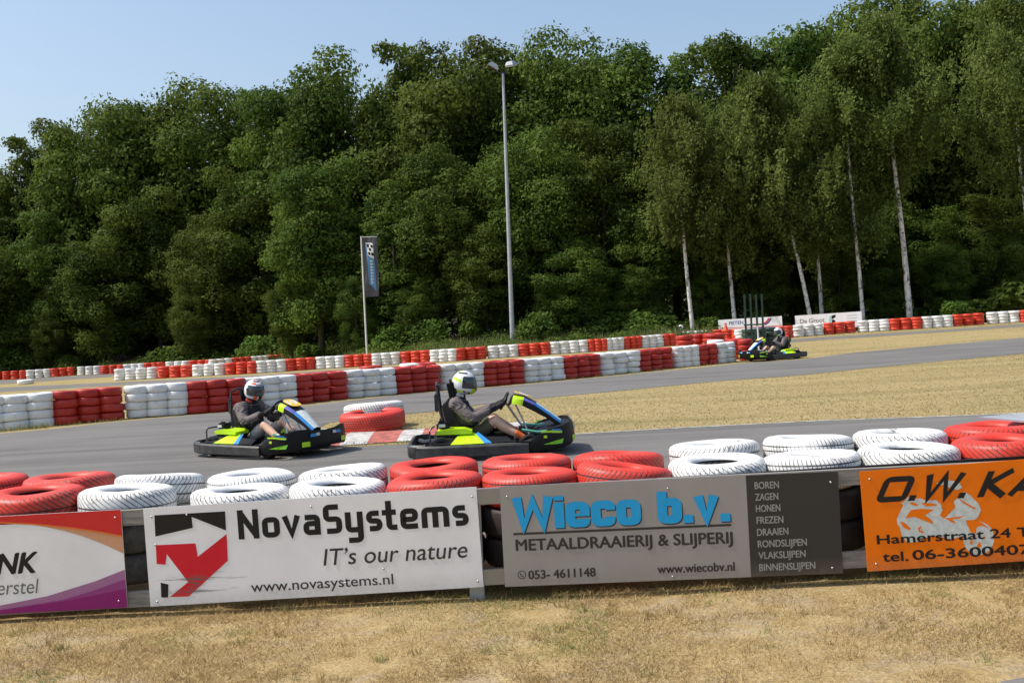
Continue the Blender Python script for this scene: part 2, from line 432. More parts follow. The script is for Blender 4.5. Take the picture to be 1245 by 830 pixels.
M['sock_white'] = plain('white_sock', (0.7, 0.7, 0.68), 0.9)
M['shoe'] = plain('grey_shoe', (0.10, 0.10, 0.11), 0.7)
M['collar_red'] = plain('red_collar', (0.60, 0.06, 0.045), 0.9)
M['collar_white'] = plain('white_collar', (0.60, 0.60, 0.60), 0.9)
M['shell'] = plain('white_helmet_shell', (0.74, 0.76, 0.77), 0.2, 0, 0.08, 8, 0.5)
M['helmet_black'] = plain('black_helmet_shell', (0.016, 0.016, 0.018), 0.25, 0, 0.1, 8, 0.4)
M['helmet_orange'] = plain('orange_helmet_accent', (0.78, 0.10, 0.015), 0.25, 0, 0.05, 8, 0.4)
M['visor'] = plain('smoked_visor', (0.035, 0.045, 0.055), 0.08, 0.0, 0.1, 8, 0.5)
M['cone'] = plain('orange_red_cone', (0.75, 0.10, 0.03), 0.5)
M['flag'] = plain('charcoal_flag_cloth', (0.085, 0.083, 0.095), 0.85, 0, 0.15)
M['flag_blue'] = plain('faded_blue_print', (0.09, 0.27, 0.50), 0.8)
M['lamp_glass'] = plain('dusty_lamp_glass', (0.10, 0.085, 0.06), 0.2)

for q in M:
    if q.startswith(('ink', 'sign_', 'board_')): M[q].node_tree.nodes['Principled BSDF'].inputs['Specular IOR Level'].default_value = 0.2

# ------------------------------------------------------------------ mesh helpers
def obj_from(name, me, mats, parent=None):
    o = bpy.data.objects.new(name, me)
    COL.objects.link(o)
    for q in (mats if isinstance(mats, (list, tuple)) else [mats]):
        me.materials.append(q)
    if parent is not None: o.parent = parent
    return o
def bm_obj(name, bm, mats, parent=None, smooth=False, sharp=None):
    me = bpy.data.meshes.new(name)
    bm.to_mesh(me); bm.free()
    if smooth:
        me.polygons.foreach_set('use_smooth', [True] * len(me.polygons))
        if sharp: me.set_sharp_from_angle(angle=radians(sharp))
    return obj_from(name, me, mats, parent)
def empty(name, loc=(0, 0, 0)):
    o = bpy.data.objects.new(name, None)
    COL.objects.link(o)
    o.location = loc
    o.empty_display_size = 0.2
    return o
def tag(o, label=None, cat=None, group=None, kind=None):
    if label: o['label'] = label
    if cat: o['category'] = cat
    if group: o['group'] = group
    if kind: o['kind'] = kind
    return o
def copy_tree(o, parent=None):
    c = o.copy()
    COL.objects.link(c)
    c.parent = parent
    for ch in list(o.children):
        copy_tree(ch, c)
    return c
def box(bm, c, s, rot=None, bev=0.0, mi=0):
    r = bmesh.ops.create_cube(bm, size=1)
    vs = r['verts']
    bmesh.ops.scale(bm, vec=s, verts=vs)
    if bev:
        es = list({e for v in vs for e in v.link_edges})
        rb = bmesh.ops.bevel(bm, geom=es, offset=bev, segments=2, affect='EDGES', clamp_overlap=True)
        vs = list({v for f in rb['faces'] for v in f.verts} | {v for v in vs if v.is_valid})
    if rot is not None: bmesh.ops.rotate(bm, cent=(0, 0, 0), matrix=rot, verts=vs)
    bmesh.ops.translate(bm, vec=c, verts=vs)
    if mi:
        for f in {f for v in vs for f in v.link_faces}: f.material_index = mi
    return vs
def tube(bm, pts, rad, seg=10, closed=False, caps=True, mi=0):
    pts = [Vector(p) for p in pts]
    n = len(pts)
    rads = rad if isinstance(rad, (list, tuple)) else [rad] * n
    rings = []
    ref = None
    for i in range(n):
        a = pts[i - 1] if (i > 0 or closed) else pts[i]
        b = pts[(i + 1) % n] if (i < n - 1 or closed) else pts[i]
        t = (b - a).normalized()
        if ref is None:
            ref = t.orthogonal().normalized()
        ref = (ref - t * ref.dot(t))
        ref = ref.normalized() if ref.length > 1e-6 else t.orthogonal().normalized()
        s = t.cross(ref)
        rings.append([bm.verts.new(pts[i] + (ref * cos(2 * pi * k / seg) + s * sin(2 * pi * k / seg)) * rads[i]) for k in range(seg)])
    m = n if closed else n - 1
    for i in range(m):
        A, B = rings[i], rings[(i + 1) % n]
        for k in range(seg):
            f = bm.faces.new((A[k], A[(k + 1) % seg], B[(k + 1) % seg], B[k]))
            f.material_index = mi
    if caps and not closed:
        bm.faces.new(rings[0][::-1]).material_index = mi
        bm.faces.new(rings[-1]).material_index = mi
def lathe(bm, prof, seg=48, closed=True, mi=None, warp=None):
    rings = []
    for k in range(seg):
        a = 2 * pi * k / seg
        rings.append([bm.verts.new((r * cos(a), r * sin(a), z) if warp is None else warp(a, r, z)) for r, z in prof])
    n = len(prof)
    for k in range(seg):
        A, B = rings[k], rings[(k + 1) % seg]
        for i in range(n if closed else n - 1):
            j = (i + 1) % n
            f = bm.faces.new((A[i], B[i], B[j], A[j]))
            if mi: f.material_index = mi
def prism(bm, poly, z0, z1, mi=0, xf=None):
    f3 = xf or (lambda p, z: (p[0], p[1], z))
    a = [bm.verts.new(f3(p, z0)) for p in poly]
    b = [bm.verts.new(f3(p, z1)) for p in poly]
    n = len(poly)
    fs = [bm.faces.new(a[::-1]), bm.faces.new(b)]
    for i in range(n):
        fs.append(bm.faces.new((a[i], a[(i + 1) % n], b[(i + 1) % n], b[i])))
    for f in fs: f.material_index = mi
    return fs
def smooth_poly(pts, it=3, closed=True):
    for _ in range(it):
        q = []
        n = len(pts)
        for i in range(n if closed else n - 1):
            a, b = np.array(pts[i]), np.array(pts[(i + 1) % n])
            q += [tuple(a * 0.75 + b * 0.25), tuple(a * 0.25 + b * 0.75)]
        if not closed: q = [pts[0]] + q[1:-1] + [pts[-1]]
        pts = q
    return pts
rng = np.random.default_rng(7)
random.seed(7)

# ------------------------------------------------------------------ ground, track
def axis(marks):
    out = []
    for a, b, st in marks:
        out += list(np.arange(a, b, st))
    return out + [marks[-1][1]]
xs = axis([(-600, -100, 100), (-100, -40, 10), (-40, -12, 2), (-12, 14, 0.5), (14, 40, 2), (40, 100, 10), (100, 600, 100)])
ys = axis([(-30, 2, 4), (2, 40, 0.5), (40, 100, 1.5), (100, 160, 10), (160, 1500, 134)])
vv = [(x, y, zt(x, y) + (0.010 * sin(x * 2.1 + y) * sin(y * 1.7 - x * 0.6) if y < 9 else 0)) for y in ys for x in xs]
nx = len(xs)
ff = [(j * nx + i, j * nx + i + 1, (j + 1) * nx + i + 1, (j + 1) * nx + i) for j in range(len(ys) - 1) for i in range(nx - 1)]
me = bpy.data.meshes.new('ground')
me.from_pydata(vv, [], ff)
me.polygons.foreach_set('use_smooth', [True] * len(me.polygons))
tag(obj_from('ground', me, M['ground']), kind='structure')

def sheet(name, poly, mat, dz, kind='structure', step=1.0, thick=0.0):
    bm = bmesh.new()
    f = bm.faces.new([bm.verts.new((p[0], p[1], 0)) for p in poly])
    bmesh.ops.triangulate(bm, faces=[f])
    P = np.array([p[:2] for p in poly])
    for ax in (0, 1):
        lo, hi = P[:, ax].min(), P[:, ax].max()
        for c in np.arange(math.ceil(lo / step) * step, hi, step):
            co, no = [0, 0, 0], [0, 0, 0]
            co[ax] = float(c); no[ax] = 1
            bmesh.ops.bisect_plane(bm, geom=bm.verts[:] + bm.edges[:] + bm.faces[:], plane_co=co, plane_no=no)
    for v in bm.verts: v.co.z = zt(v.co.x, v.co.y) + dz
    bm.normal_update()
    for f in bm.faces:
        if f.normal.z < 0: f.normal_flip()
    if thick:
        r = bmesh.ops.extrude_face_region(bm, geom=bm.faces[:])
        for g in r['geom']:
            if isinstance(g, bmesh.types.BMVert): g.co.z += thick
        bm.normal_update()
    o = bm_obj(name, bm, mat)
    tag(o, kind=kind)
    return o
G = lambda pts: [tuple(gnd(u, v)[:2]) for u, v in pts]
# race track: one loop of tarmac round a dry infield (hairpin on the left)
outer = G([(-260, 545), (0, 527), (60, 522), (130, 514), (232, 505), (367, 494), (488, 480), (593, 471.5), (692, 462.5), (783, 453.5), (860, 446), (905, 441.5), (975, 437), (1040, 428.5), (1245, 410.5), (1420, 394)])
inner_far = G([(1420, 415), (1245, 430), (1100, 443), (980, 455.5), (860, 464.5), (700, 480), (600, 490), (520, 501), (440, 508), (400, 514)])
inner_near = G([(388, 520), (384, 528), (392, 541), (420, 543.5), (520, 539), (600, 533), (690, 528), (830, 519.5), (1000, 511), (1245, 502), (1420, 495)])
near_edge = [(9.5, 8.35), (6, 8.3), (0, 8.3), (-6, 8.3), (-16, 9.5)]
sheet('race_track', outer + inner_far + inner_near + near_edge, M['asphalt'], 0.006)
sheet('back_track', G([(-90, 476.5), (0, 471), (135, 465), (311, 456.5), (452, 446.5), (560, 441.5), (700, 432)]) + G([(700, 435), (560, 445), (450, 450), (260, 462), (0, 476.5), (-90, 482)]), M['asphalt_far'], 0.006, step=2.0)
sheet('back_track', G([(-90, 468), (0, 462.5), (75, 458.0), (135, 454.5), (190, 452)]) + G([(190, 455.5), (135, 458), (0, 467), (-90, 472)]), M['asphalt_far'], 0.010, step=2.0)
sheet('back_track', G([(940, 414.5), (1000, 410), (1150, 400.5), (1245, 394), (1400, 382)]) + G([(1400, 386), (1245, 397), (1150, 403.5), (1000, 413.5), (940, 418)]), M['asphalt_far'], 0.006, step=2.0)
sheet('footpath', G([(1217, 831), (1245, 826), (1330, 812), (1330, 900), (1180, 900)]), M['asphalt_far'], 0.012)
# red and white kerb along the inside of the bend
kb = bmesh.new()
top = [(396, 530.5), (426.5, 528), (458, 526), (493, 525), (517, 523.5), (545, 521.5), (575, 519.5), (605, 517.5), (640, 515)]
bot = [(376, 545.5), (412, 542.5), (446, 540), (482, 537.5), (512, 536), (540, 534), (570, 532), (602, 530), (640, 527)]
for i in range(len(top) - 1):
    a, b_, c, d = gnd(*bot[i]), gnd(*bot[i + 1]), gnd(*top[i + 1]), gnd(*top[i])
    ps = []
    for k in range(4):
        t = k / 3
        ps.append((a * (1 - t) + d * t, b_ * (1 - t) + c * t, 0.012 + 0.045 * sin(pi * t * 0.8)))
    vs = [(kb.verts.new((p[0], p[1], zt(p[0], p[1]) + h)), kb.verts.new((q[0], q[1], zt(q[0], q[1]) + h))) for p, q, h in ps]
    for k in range(3):
        kb.faces.new((vs[k][0], vs[k][1], vs[k + 1][1], vs[k + 1][0])).material_index = i % 2
tag(bm_obj('kerb', kb, [M['kerb_red'], M['kerb_white']]), kind='structure')
# worn pale edge line along the near side of the infield
el = []
for q in G([(520, 541), (600, 534.3), (690, 528.6), (830, 520.1), (1000, 511.6), (1245, 502.6), (1420, 495.6)]): el.append(q)
er = [(x + 0.0, y - 0.06) for x, y in reversed(el)]
sheet('edge_line', el + er, M['kerb_white'], 0.011)

# ------------------------------------------------------------------ grass blades
def vnoise(x, y, sc, seed):
    r = np.random.default_rng(seed)
    g = r.random((64, 64))
    fx, fy = x * sc, y * sc
    ix, iy = np.floor(fx).astype(int), np.floor(fy).astype(int)
    tx, ty = fx - ix, fy - iy
    tx, ty = tx * tx * (3 - 2 * tx), ty * ty * (3 - 2 * ty)
    q = lambda a, b: g[a % 64, b % 64]
    return (q(ix, iy) * (1 - tx) + q(ix + 1, iy) * tx) * (1 - ty) + (q(ix, iy + 1) * (1 - tx) + q(ix + 1, iy + 1) * tx) * ty
def tris_obj(name, verts, tris_per, tint, mat, quad=False):
    k = 4 if quad else 3
    nf = len(verts) // k
    me = bpy.data.meshes.new(name)
    me.vertices.add(len(verts)); me.vertices.foreach_set('co', np.asarray(verts, np.float32).ravel())
    me.loops.add(nf * k); me.loops.foreach_set('vertex_index', np.arange(nf * k, dtype=np.int32))
    me.polygons.add(nf); me.polygons.foreach_set('loop_start', np.arange(0, nf * k, k, dtype=np.int32))
    at_ = me.attributes.new('tint', 'FLOAT', 'FACE')
    at_.data.foreach_set('value', np.asarray(tint, np.float32))
    me.update(); me.validate()
    return obj_from(name, me, mat)
def blades(name, x, y, h, w, lean, tint, mat, z=None):
    n = len(x)
    if z is None: z = np.array([zt(a, b) for a, b in zip(x, y)])
    a = rng.random(n) * 2 * pi
    b = rng.random(n) * 2 * pi
    base = np.stack([x, y, z - 0.003], 1)
    sd_ = np.stack([np.cos(a), np.sin(a), 0 * a], 1) * w[:, None] / 2
    tip = base + np.stack([np.cos(b) * lean * h, np.sin(b) * lean * h, h * np.sqrt(np.maximum(0.05, 1 - lean ** 2 * 0.8))], 1)
    V = np.empty((n, 3, 3))
    V[:, 0], V[:, 1], V[:, 2] = base - sd_, base + sd_, tip
    return tris_obj(name, V.reshape(-1, 3), 1, tint, mat)
n = 260000
yy = 4.0 + 4.0 * rng.random(n) ** 1.25
xx = (rng.random(n) * 2 - 1) * (0.50 * yy + 0.5)
dens = vnoise(xx + 30, yy, 2.2, 1) * 0.55 + vnoise(xx + 30, yy, 6, 2) * 0.45
pat = vnoise(xx + 30, yy, 0.9, 3)
keep = (dens > 0.28 + 0.26 * rng.random(n)) | (np.abs(yy - 6.72) < 0.16)
keep &= yy < 7.0
xx, yy, dens, pat = xx[keep], yy[keep], dens[keep], pat[keep]
n = len(xx)
near_bar = np.exp(-((yy - 6.72) / 0.18) ** 2)
h = (0.014 + 0.030 * rng.random(n) ** 2) * (0.7 + 0.9 * dens) * (1 + 0.5 * near_bar)
green = (vnoise(xx + 30, yy, 1.6, 5) + 0.18 * near_bar - 0.04 * (xx > 0)) > 0.80
# taller tufts standing out of the mat
tx, ty = (rng.random(420) * 2 - 1) * 3.6, 4.1 + 2.65 * rng.random(420)
tm = rng.integers(12, 34, 420)
tsp = np.repeat(0.015 + 0.035 * rng.random(420), tm)
tg = np.repeat(rng.random(420) < 0.22, tm)
th_ = np.repeat(0.022 + 0.045 * rng.random(420) ** 1.5, tm) * (0.6 + 0.6 * rng.random(tm.sum()))
txx, tyy = np.repeat(tx, tm) + rng.normal(size=tm.sum()) * tsp, np.repeat(ty, tm) + rng.normal(size=tm.sum()) * tsp
ttint = np.where(tg, 0.83 + 0.17 * rng.random(tm.sum()), np.repeat(rng.random(420) * 0.6, tm) + 0.2 * rng.random(tm.sum()))
tint = np.where(green & (rng.random(n) < 0.5), 0.84 + 0.16 * rng.random(n), 0.15 + 0.65 * rng.random(n) * (0.5 + 0.7 * pat))
nt_ = len(txx)
xx, yy, h, tint = np.concatenate([xx, txx]), np.concatenate([yy, tyy]), np.concatenate([h, th_]), np.concatenate([tint, ttint])
lean_ = np.concatenate([np.where(rng.random(n) < 0.15, 0.4, 0.86) + 0.13 * rng.random(n), 0.2 + 0.6 * rng.random(nt_)])
n = len(xx)
tag(blades('dry_grass', xx, yy, h, 0.0030 + 0.004 * rng.random(n), lean_, np.clip(tint, 0, 1), M['straw']),
    'short sun bleached straw grass in front of the sign boards', 'grass', kind='stuff')
# infield and verges: low tufts
n = 170000
P2 = []
def inpoly(px, py, poly):
    c = np.zeros(len(px), bool)
    j = len(poly) - 1
    for i in range(len(poly)):
        xi, yi = poly[i]; xj, yj = poly[j]
        with np.errstate(divide='ignore', invalid='ignore'):
            c ^= ((yi > py) != (yj > py)) & (px < (xj - xi) * (py - yi) / (yj - yi) + xi)
        j = i
    return c
infield = inner_far + inner_near
pl = np.array(infield)
yy = 13 + 50 * rng.random(n) ** 1.7
xx = (rng.random(n) * 2 - 1) * 0.5 * yy
k1 = inpoly(xx, yy, infield)
k2 = (yy > 36) & (xx > 6.5) & ~inpoly(xx, yy, outer + inner_far) & ~k1
keep = (k1 | k2) & ~((xx < -1.2) & (yy < 17.8) & (yy > 14.6) & (xx > -3.0) & (rng.random(n) < 0.5))
xx, yy = xx[keep], yy[keep]
n = len(xx)
tn = vnoise(xx * 0.3 + 30, yy, 0.7, 8)
tint = np.clip(0.25 + 0.45 * rng.random(n) * (0.6 + 0.5 * tn) + np.where((tn > 0.58) & (rng.random(n) < 0.30), 0.5, 0), 0, 1)
tag(blades('infield_grass', xx, yy, 0.02 + 0.03 * rng.random(n), 0.010 + 0.012 * rng.random(n), 0.75 + 0.22 * rng.random(n), tint, M['turf']),
    'mown straw coloured grass of the infield', 'grass', kind='stuff')
# weeds growing along tyre walls and the apex tyres
wx, wy, wh = [], [], []
for (u0, v0), (u1, v1), cnt, hh in (((0, 525), (66, 519), 260, 0.10), ((66, 519), (160, 510), 120, 0.07), ((640, 466), (905, 440), 350, 0.09), ((975, 410.5), (1245, 393.5), 500, 0.16), ((410, 527), (520, 525), 260, 0.09), ((400, 541.5), (520, 538), 160, 0.05)):
    a, b_ = gnd(u0, v0), gnd(u1, v1)
    t = rng.random(cnt)
    wx += list(a[0] + (b_[0] - a[0]) * t + rng.normal(0, 0.06, cnt)); wy += list(a[1] + (b_[1] - a[1]) * t + rng.normal(0, 0.08, cnt)); wh += list(hh * (0.4 + rng.random(cnt)))
wx, wy, wh = map(np.array, (wx, wy, wh))
tag(blades('weeds', wx, wy, wh, 0.008 + 0.01 * rng.random(len(wx)), 0.1 + 0.5 * rng.random(len(wx)), 0.5 + 0.5 * rng.random(len(wx)), M['weeds']),
    'thin dry weeds along the foot of the tyre walls', 'weeds', kind='stuff')
# undergrowth on the bank in front of the wood
n = 80000
xx = rng.random(n) * 92 - 46
wbv = np.array([wb(a) for a in xx])
yy = wbv - 3.0 + 9.5 * rng.random(n) ** 1.4
d1 = vnoise(xx + 60, yy, 0.35, 11)
keep = rng.random(n) < 0.25 + d1
xx, yy, d1 = xx[keep], yy[keep], d1[keep]
n = len(xx)
hh = (0.25 + 1.0 * d1 ** 1.3 * rng.random(n)) * (1.0 - 0.35 * (xx > 12))
tag(blades('undergrowth', xx, yy, hh, 0.05 + 0.08 * rng.random(n), 0.1 + 0.6 * rng.random(n), np.clip(rng.random(n) * 0.75 + 0.35 * (vnoise(xx + 60, yy, 0.2, 12) - 0.4), 0, 1), M['weeds']),
    'rough green undergrowth on the bank in front of the trees', 'undergrowth', kind='stuff')

# ------------------------------------------------------------------ trees
def leaf_quads(P, N, size, asp, droop=None):
    n = len(P)
    N = N / np.linalg.norm(N, axis=1, keepdims=True)
    r = rng.normal(size=(n, 3))
    if droop is not None: r = r * 0.4 + np.array([0, 0, -1.0]) * droop
    T = r - N * (r * N).sum(1, keepdims=True)
    T /= np.linalg.norm(T, axis=1, keepdims=True) + 1e-9
    B = np.cross(N, T)
    L, Wd = (size * asp)[:, None], (size / asp)[:, None]
    V = np.empty((n, 4, 3))
    V[:, 0] = P - T * L * 0.5
    V[:, 1] = P + B * Wd * 0.5 - N * Wd * 0.12
    V[:, 2] = P + T * L * 0.5
    V[:, 3] = P - B * Wd * 0.5 - N * Wd * 0.12
    return V.reshape(-1, 3)
def clump(c, r, n, squash=0.75, up_=0.35):
    d = rng.normal(size=(n, 3))
    d[:, 2] += up_ * np.abs(rng.normal(size=n))
    d /= np.linalg.norm(d, axis=1, keepdims=True)
    lump = 1 + 0.28 * np.sin(d[:, 0] * 5 + c[0] * 3) * np.sin(d[:, 1] * 5 + c[1] * 2) + 0.15 * np.sin(d[:, 2] * 9 + c[2])
    rr = r * lump * (0.55 + 0.5 * rng.random(n) ** 0.6)
    P = np.array(c) + d * rr[:, None] * np.array([1, 1, squash])
    return P, d
def add_limb(bm, a, b, r0, r1, wob=0.25, seg=6, k=5):
    a, b = np.array(a, float), np.array(b, float)
    pts = [a + (b - a) * t + (rng.normal(size=3) * wob * (0 < t < 1)) for t in np.linspace(0, 1, k)]
    tube(bm, pts, [r0 + (r1 - r0) * t for t in np.linspace(0, 1, k)], seg)
def broadleaf_proto(Ht, cr, base, ncl, per, shape, leaf=(0.12, 0.26)):
    """trunk + crown meshes, tree base at the origin"""
    ctr = np.array([0, 0, (Ht + base) / 2])
    rad = np.array([cr, cr, (Ht - base) / 2])
    cs = []
    while len(cs) < ncl:
        d = rng.normal(size=3); d /= np.linalg.norm(d)
        q = rng.random() ** 0.4
        p = ctr + d * rad * (0.25 + 0.68 * q) * (1 + 0.12 * rng.normal())
        tz = (p[2] - base) / (Ht - base)
        if shape == 'oak' and tz < 0.12 and rng.random() < 0.5: continue
        if tz < 0 or tz > 1.0: continue
        if all(np.linalg.norm(p - c) > cr * 0.22 for c, _ in cs) or rng.random() < 0.1:
            cs.append((p, cr * (0.24 + 0.16 * rng.random()) * (1.0 - 0.3 * max(0, tz - 0.6))))
    Ps, Ns, tints = [], [], []
    for c, r in cs:
        m = int(per * (r / (cr * 0.32)) ** 2)
        P, d = clump(c, r, m, 0.72)
        Ps.append(P); Ns.append(d * 1.0 + rng.normal(size=(m, 3)) * 0.45 + np.array([0, 0, 0.25]))
        tints.append(np.clip(0.5 + 0.22 * rng.normal() + 0.25 * rng.normal(size=m), 0, 1))
    # loose sprays on the outline
    m = per * 3
    d = rng.normal(size=(m, 3)); d /= np.linalg.norm(d, axis=1, keepdims=True)
    P = ctr + d * rad * (0.80 + 0.16 * rng.random((m, 1)))
    P = P[P[:, 2] > base]
    P = P[vnoise(P[:, 0] + 30, P[:, 2] + P[:, 1], 0.9, 21) > 0.5]
    Ps.append(P); Ns.append(rng.normal(size=P.shape)); tints.append(rng.random(len(P)))
    P, N, T = np.concatenate(Ps), np.concatenate(Ns), np.concatenate(tints)
    sz = leaf[0] + (leaf[1] - leaf[0]) * rng.random(len(P))
    V = leaf_quads(P, N, sz, 1.25)
    cro = tris_obj('crown', V, 1, T, M['leaf'], quad=True)
    bm = bmesh.new()
    tp = [np.array([0, 0, -0.3]), np.array([0.1, 0.05, Ht * 0.25]), np.array([-0.1, 0.1, Ht * 0.5]), np.array([0.1, 0, Ht * 0.85])]
    tube(bm, tp, [0.30, 0.24, 0.17, 0.04], 8)
    for c, r in cs[:: 3]:
        z0 = max(base * 0.7, min(c[2] - 1.0, Ht * 0.7))
        add_limb(bm, (0, 0, z0), c, 0.10, 0.025, 0.22)
    tr = bm_obj('trunk', bm, M['bark'], None, True)
    return cro, tr
def birch_proto(Ht, cr, base, lean, nst=420, br=0.125):
    """drooping birch: bare white stem below, hanging strands of small leaves"""
    bend = lambda t: np.array([lean[0] * t + 0.12 * sin(5 * t + lean[1] * 3), 0.1 * sin(4 * t), Ht * t])
    bm = bmesh.new()
    ts = np.linspace(0, 0.97, 14)
    tube(bm, [bend(t) - (np.array([0, 0, 0.3]) if t == 0 else 0) for t in ts], [br * (1 - t) ** 0.8 + 0.012 for t in ts], 8)
    Ps, Ns, Ti = [], [], []
    tb = base / Ht
    nb = 46
    for i in range(nb):
        t = tb + (1 - tb) * (i + 0.5) / nb
        q = (t - tb) / (1 - tb)
        reach = cr * (0.55 + 0.6 * sin(pi * min(1, q * 1.15 + 0.12))) * (0.7 + 0.5 * rng.random()) * (1 - 0.55 * q ** 3)
        a = rng.random() * 2 * pi
        o = bend(t * 0.96)
        e = o + np.array([cos(a) * reach, sin(a) * reach, reach * (0.45 + 0.4 * rng.random())])
        if reach > 0.5:
            nf = len(bm.faces)
            add_limb(bm, o, o + (e - o) * 0.8, 0.028 * (1.2 - q), 0.005, 0.08, 5, 4)
            bm.faces.ensure_lookup_table()
            for fi in range(nf, len(bm.faces)): bm.faces[fi].material_index = 1
        hue = 0.5 + 0.2 * rng.normal()
        for s in range(nst // nb + 1):
            w = 0.12 + 0.93 * rng.random()
            st = o + (e - o) * w + rng.normal(size=3) * np.array([0.38, 0.38, 0.25])
            ln = 0.6 + 1.5 * rng.random() * (1 - 0.4 * q)
            m = int(ln * 21)
            tt = rng.random(m) ** 0.9
            sway = rng.normal(size=2) * 0.22
            P = st + np.stack([sway[0] * tt + rng.normal(size=m) * 0.12, sway[1] * tt + rng.normal(size=m) * 0.12, -ln * tt], 1)
            Ps.append(P); Ns.append(rng.normal(size=(m, 3)) * 0.6 + np.array([0.75 * cos(a), 0.75 * sin(a), 0.35])); Ti.append(np.clip(hue + 0.22 * rng.normal(size=m), 0, 1))
    P, N, T = np.concatenate(Ps), np.concatenate(Ns), np.concatenate(Ti)
    V = leaf_quads(P, N, 0.10 + 0.10 * rng.random(len(P)), 1.35, 0.8)
    cro = tris_obj('crown', V, 1, T, M['leaf_birch'], quad=True)
    tr = bm_obj('trunk', bm, [M['birch'], M['bark']], None, True)
    return cro, tr
def shrub_proto(r, h, per, mat, leaf=(0.10, 0.22)):
    Ps, Ns, Ti = [], [], []
    bm = bmesh.new()
    for i in range(9):
        a, q = rng.random() * 2 * pi, rng.random() ** 0.6
        c = np.array([cos(a) * r * 0.6 * q, sin(a) * r * 0.6 * q, h * (0.25 + 0.5 * rng.random() * (1.1 - 0.6 * q))])
        P, d = clump(c, r * (0.30 + 0.22 * rng.random()), per, 0.95, 0.2)
        ok = P[:, 2] > 0.02
        P, d = P[ok], d[ok]
        Ps.append(P); Ns.append(d * 0.6 + rng.normal(size=P.shape) * 0.7 + np.array([0, 0, 0.3])); Ti.append(np.clip(0.5 + 0.2 * rng.normal() + 0.25 * rng.normal(size=len(P)), 0, 1))
        add_limb(bm, (0.05 * cos(a), 0.05 * sin(a), -0.1), c, 0.03, 0.008, 0.08, 5, 4)
    P, N, T = np.concatenate(Ps), np.concatenate(Ns), np.concatenate(Ti)
    V = leaf_quads(P, N, leaf[0] + (leaf[1] - leaf[0]) * rng.random(len(P)), 1.3)
    return tris_obj('foliage', V, 1, T, M[mat], quad=True), bm_obj('stem', bm, M['bark'], None, True)
def plant(name, parts, loc, sc, rz, label, cat, group, used=set()):
    root = empty(name, loc)
    root.scale = sc
    root.rotation_euler.z = rz
    tag(root, label, cat, group)
    for p in parts:
        if p.name in used:
            c = p.copy(); COL.objects.link(c)
        else:
            c = p; used.add(p.name)
        c.parent = root
    return root
B_H = 16.0
BP = [broadleaf_proto(16, 4.3, 1.2, 84, 640, 'dense'), broadleaf_proto(16, 3.9, 1.5, 70, 620, 'oak'), broadleaf_proto(16, 4.8, 1.0, 90, 580, 'dense'),
      broadleaf_proto(16, 3.4, 2.0, 58, 640, 'oak'), broadleaf_proto(16, 4.4, 0.8, 76, 660, 'dense')]
def broad(u, vtop, Y, label, k, wid=1.0):
    if u < 330: Y += 4
    x = at(u, 400, Y)[0]
    g = zt(x, Y)
    hgt = at(u, vtop, Y)[2] - g
    x = at(u, (vtop + 400) / 2, Y)[0]
    s = hgt / B_H
    w = wid * (0.55 * s + 0.45)
    plant('broadleaf_tree', BP[k], (x, Y, g), (w, w, s), rng.random() * 6.28, label, 'tree', 'broadleaf trees of the wood behind the track')
# skyline row
for i, (u, v, Y, k, lab) in enumerate([
    (-35, 200, 96, 0, 'dark broadleaf tree cut off by the left edge at the back of the wood'),
    (28, 172, 94, 3, 'loose light green tree, lowest of the skyline at far left'),
    (88, 148, 95, 1, 'skyline tree left of the first big rounded crown'),
    (135, 104, 92, 4, 'big rounded dark tree where the skyline steps up at the left'),
    (205, 99, 95, 0, 'rounded skyline tree just right of the left skyline step'),
    (272, 92, 92, 2, 'broad dark tree crowning the skyline above the first kart'),
    (345, 90, 90, 1, 'skyline tree between the first kart and the flag'),
    (420, 62, 86, 4, 'tall dark tree standing up over the charcoal flag'),
    (490, 60, 84, 3, 'slim light tree on the skyline right of the flag'),
    (555, 42, 82, 0, 'tall bright tree on the skyline left of the floodlight'),
    (618, 50, 84, 1, 'tree whose top shows directly behind the floodlight heads'),
    (680, 32, 82, 2, 'tall wide tree right of the floodlight, a highest point mid picture'),
    (752, 40, 82, 0, 'dense tree on the skyline left of the dip in the treetops'),
    (818, 72, 82, 3, 'lower tree in the dip of the skyline right of centre'),
    (885, 34, 80, 1, 'small domed treetop between two sky gaps at the right'),
    (958, 22, 80, 4, 'tall tree rising behind the leaning birch'),
    (1030, -2, 80, 2, 'very tall dark tree behind the birches at the right'),
    (1110, -25, 82, 0, 'huge tree topping the picture behind the thickest birch trunk'),
    (1190, -30, 80, 4, 'tall dark tree between the thickest birch and the right edge'),
    (1275, -20, 80, 1, 'dark tree cut off by the right edge behind the last birch')]):
    broad(u, v, Y, lab, k, 1.0)
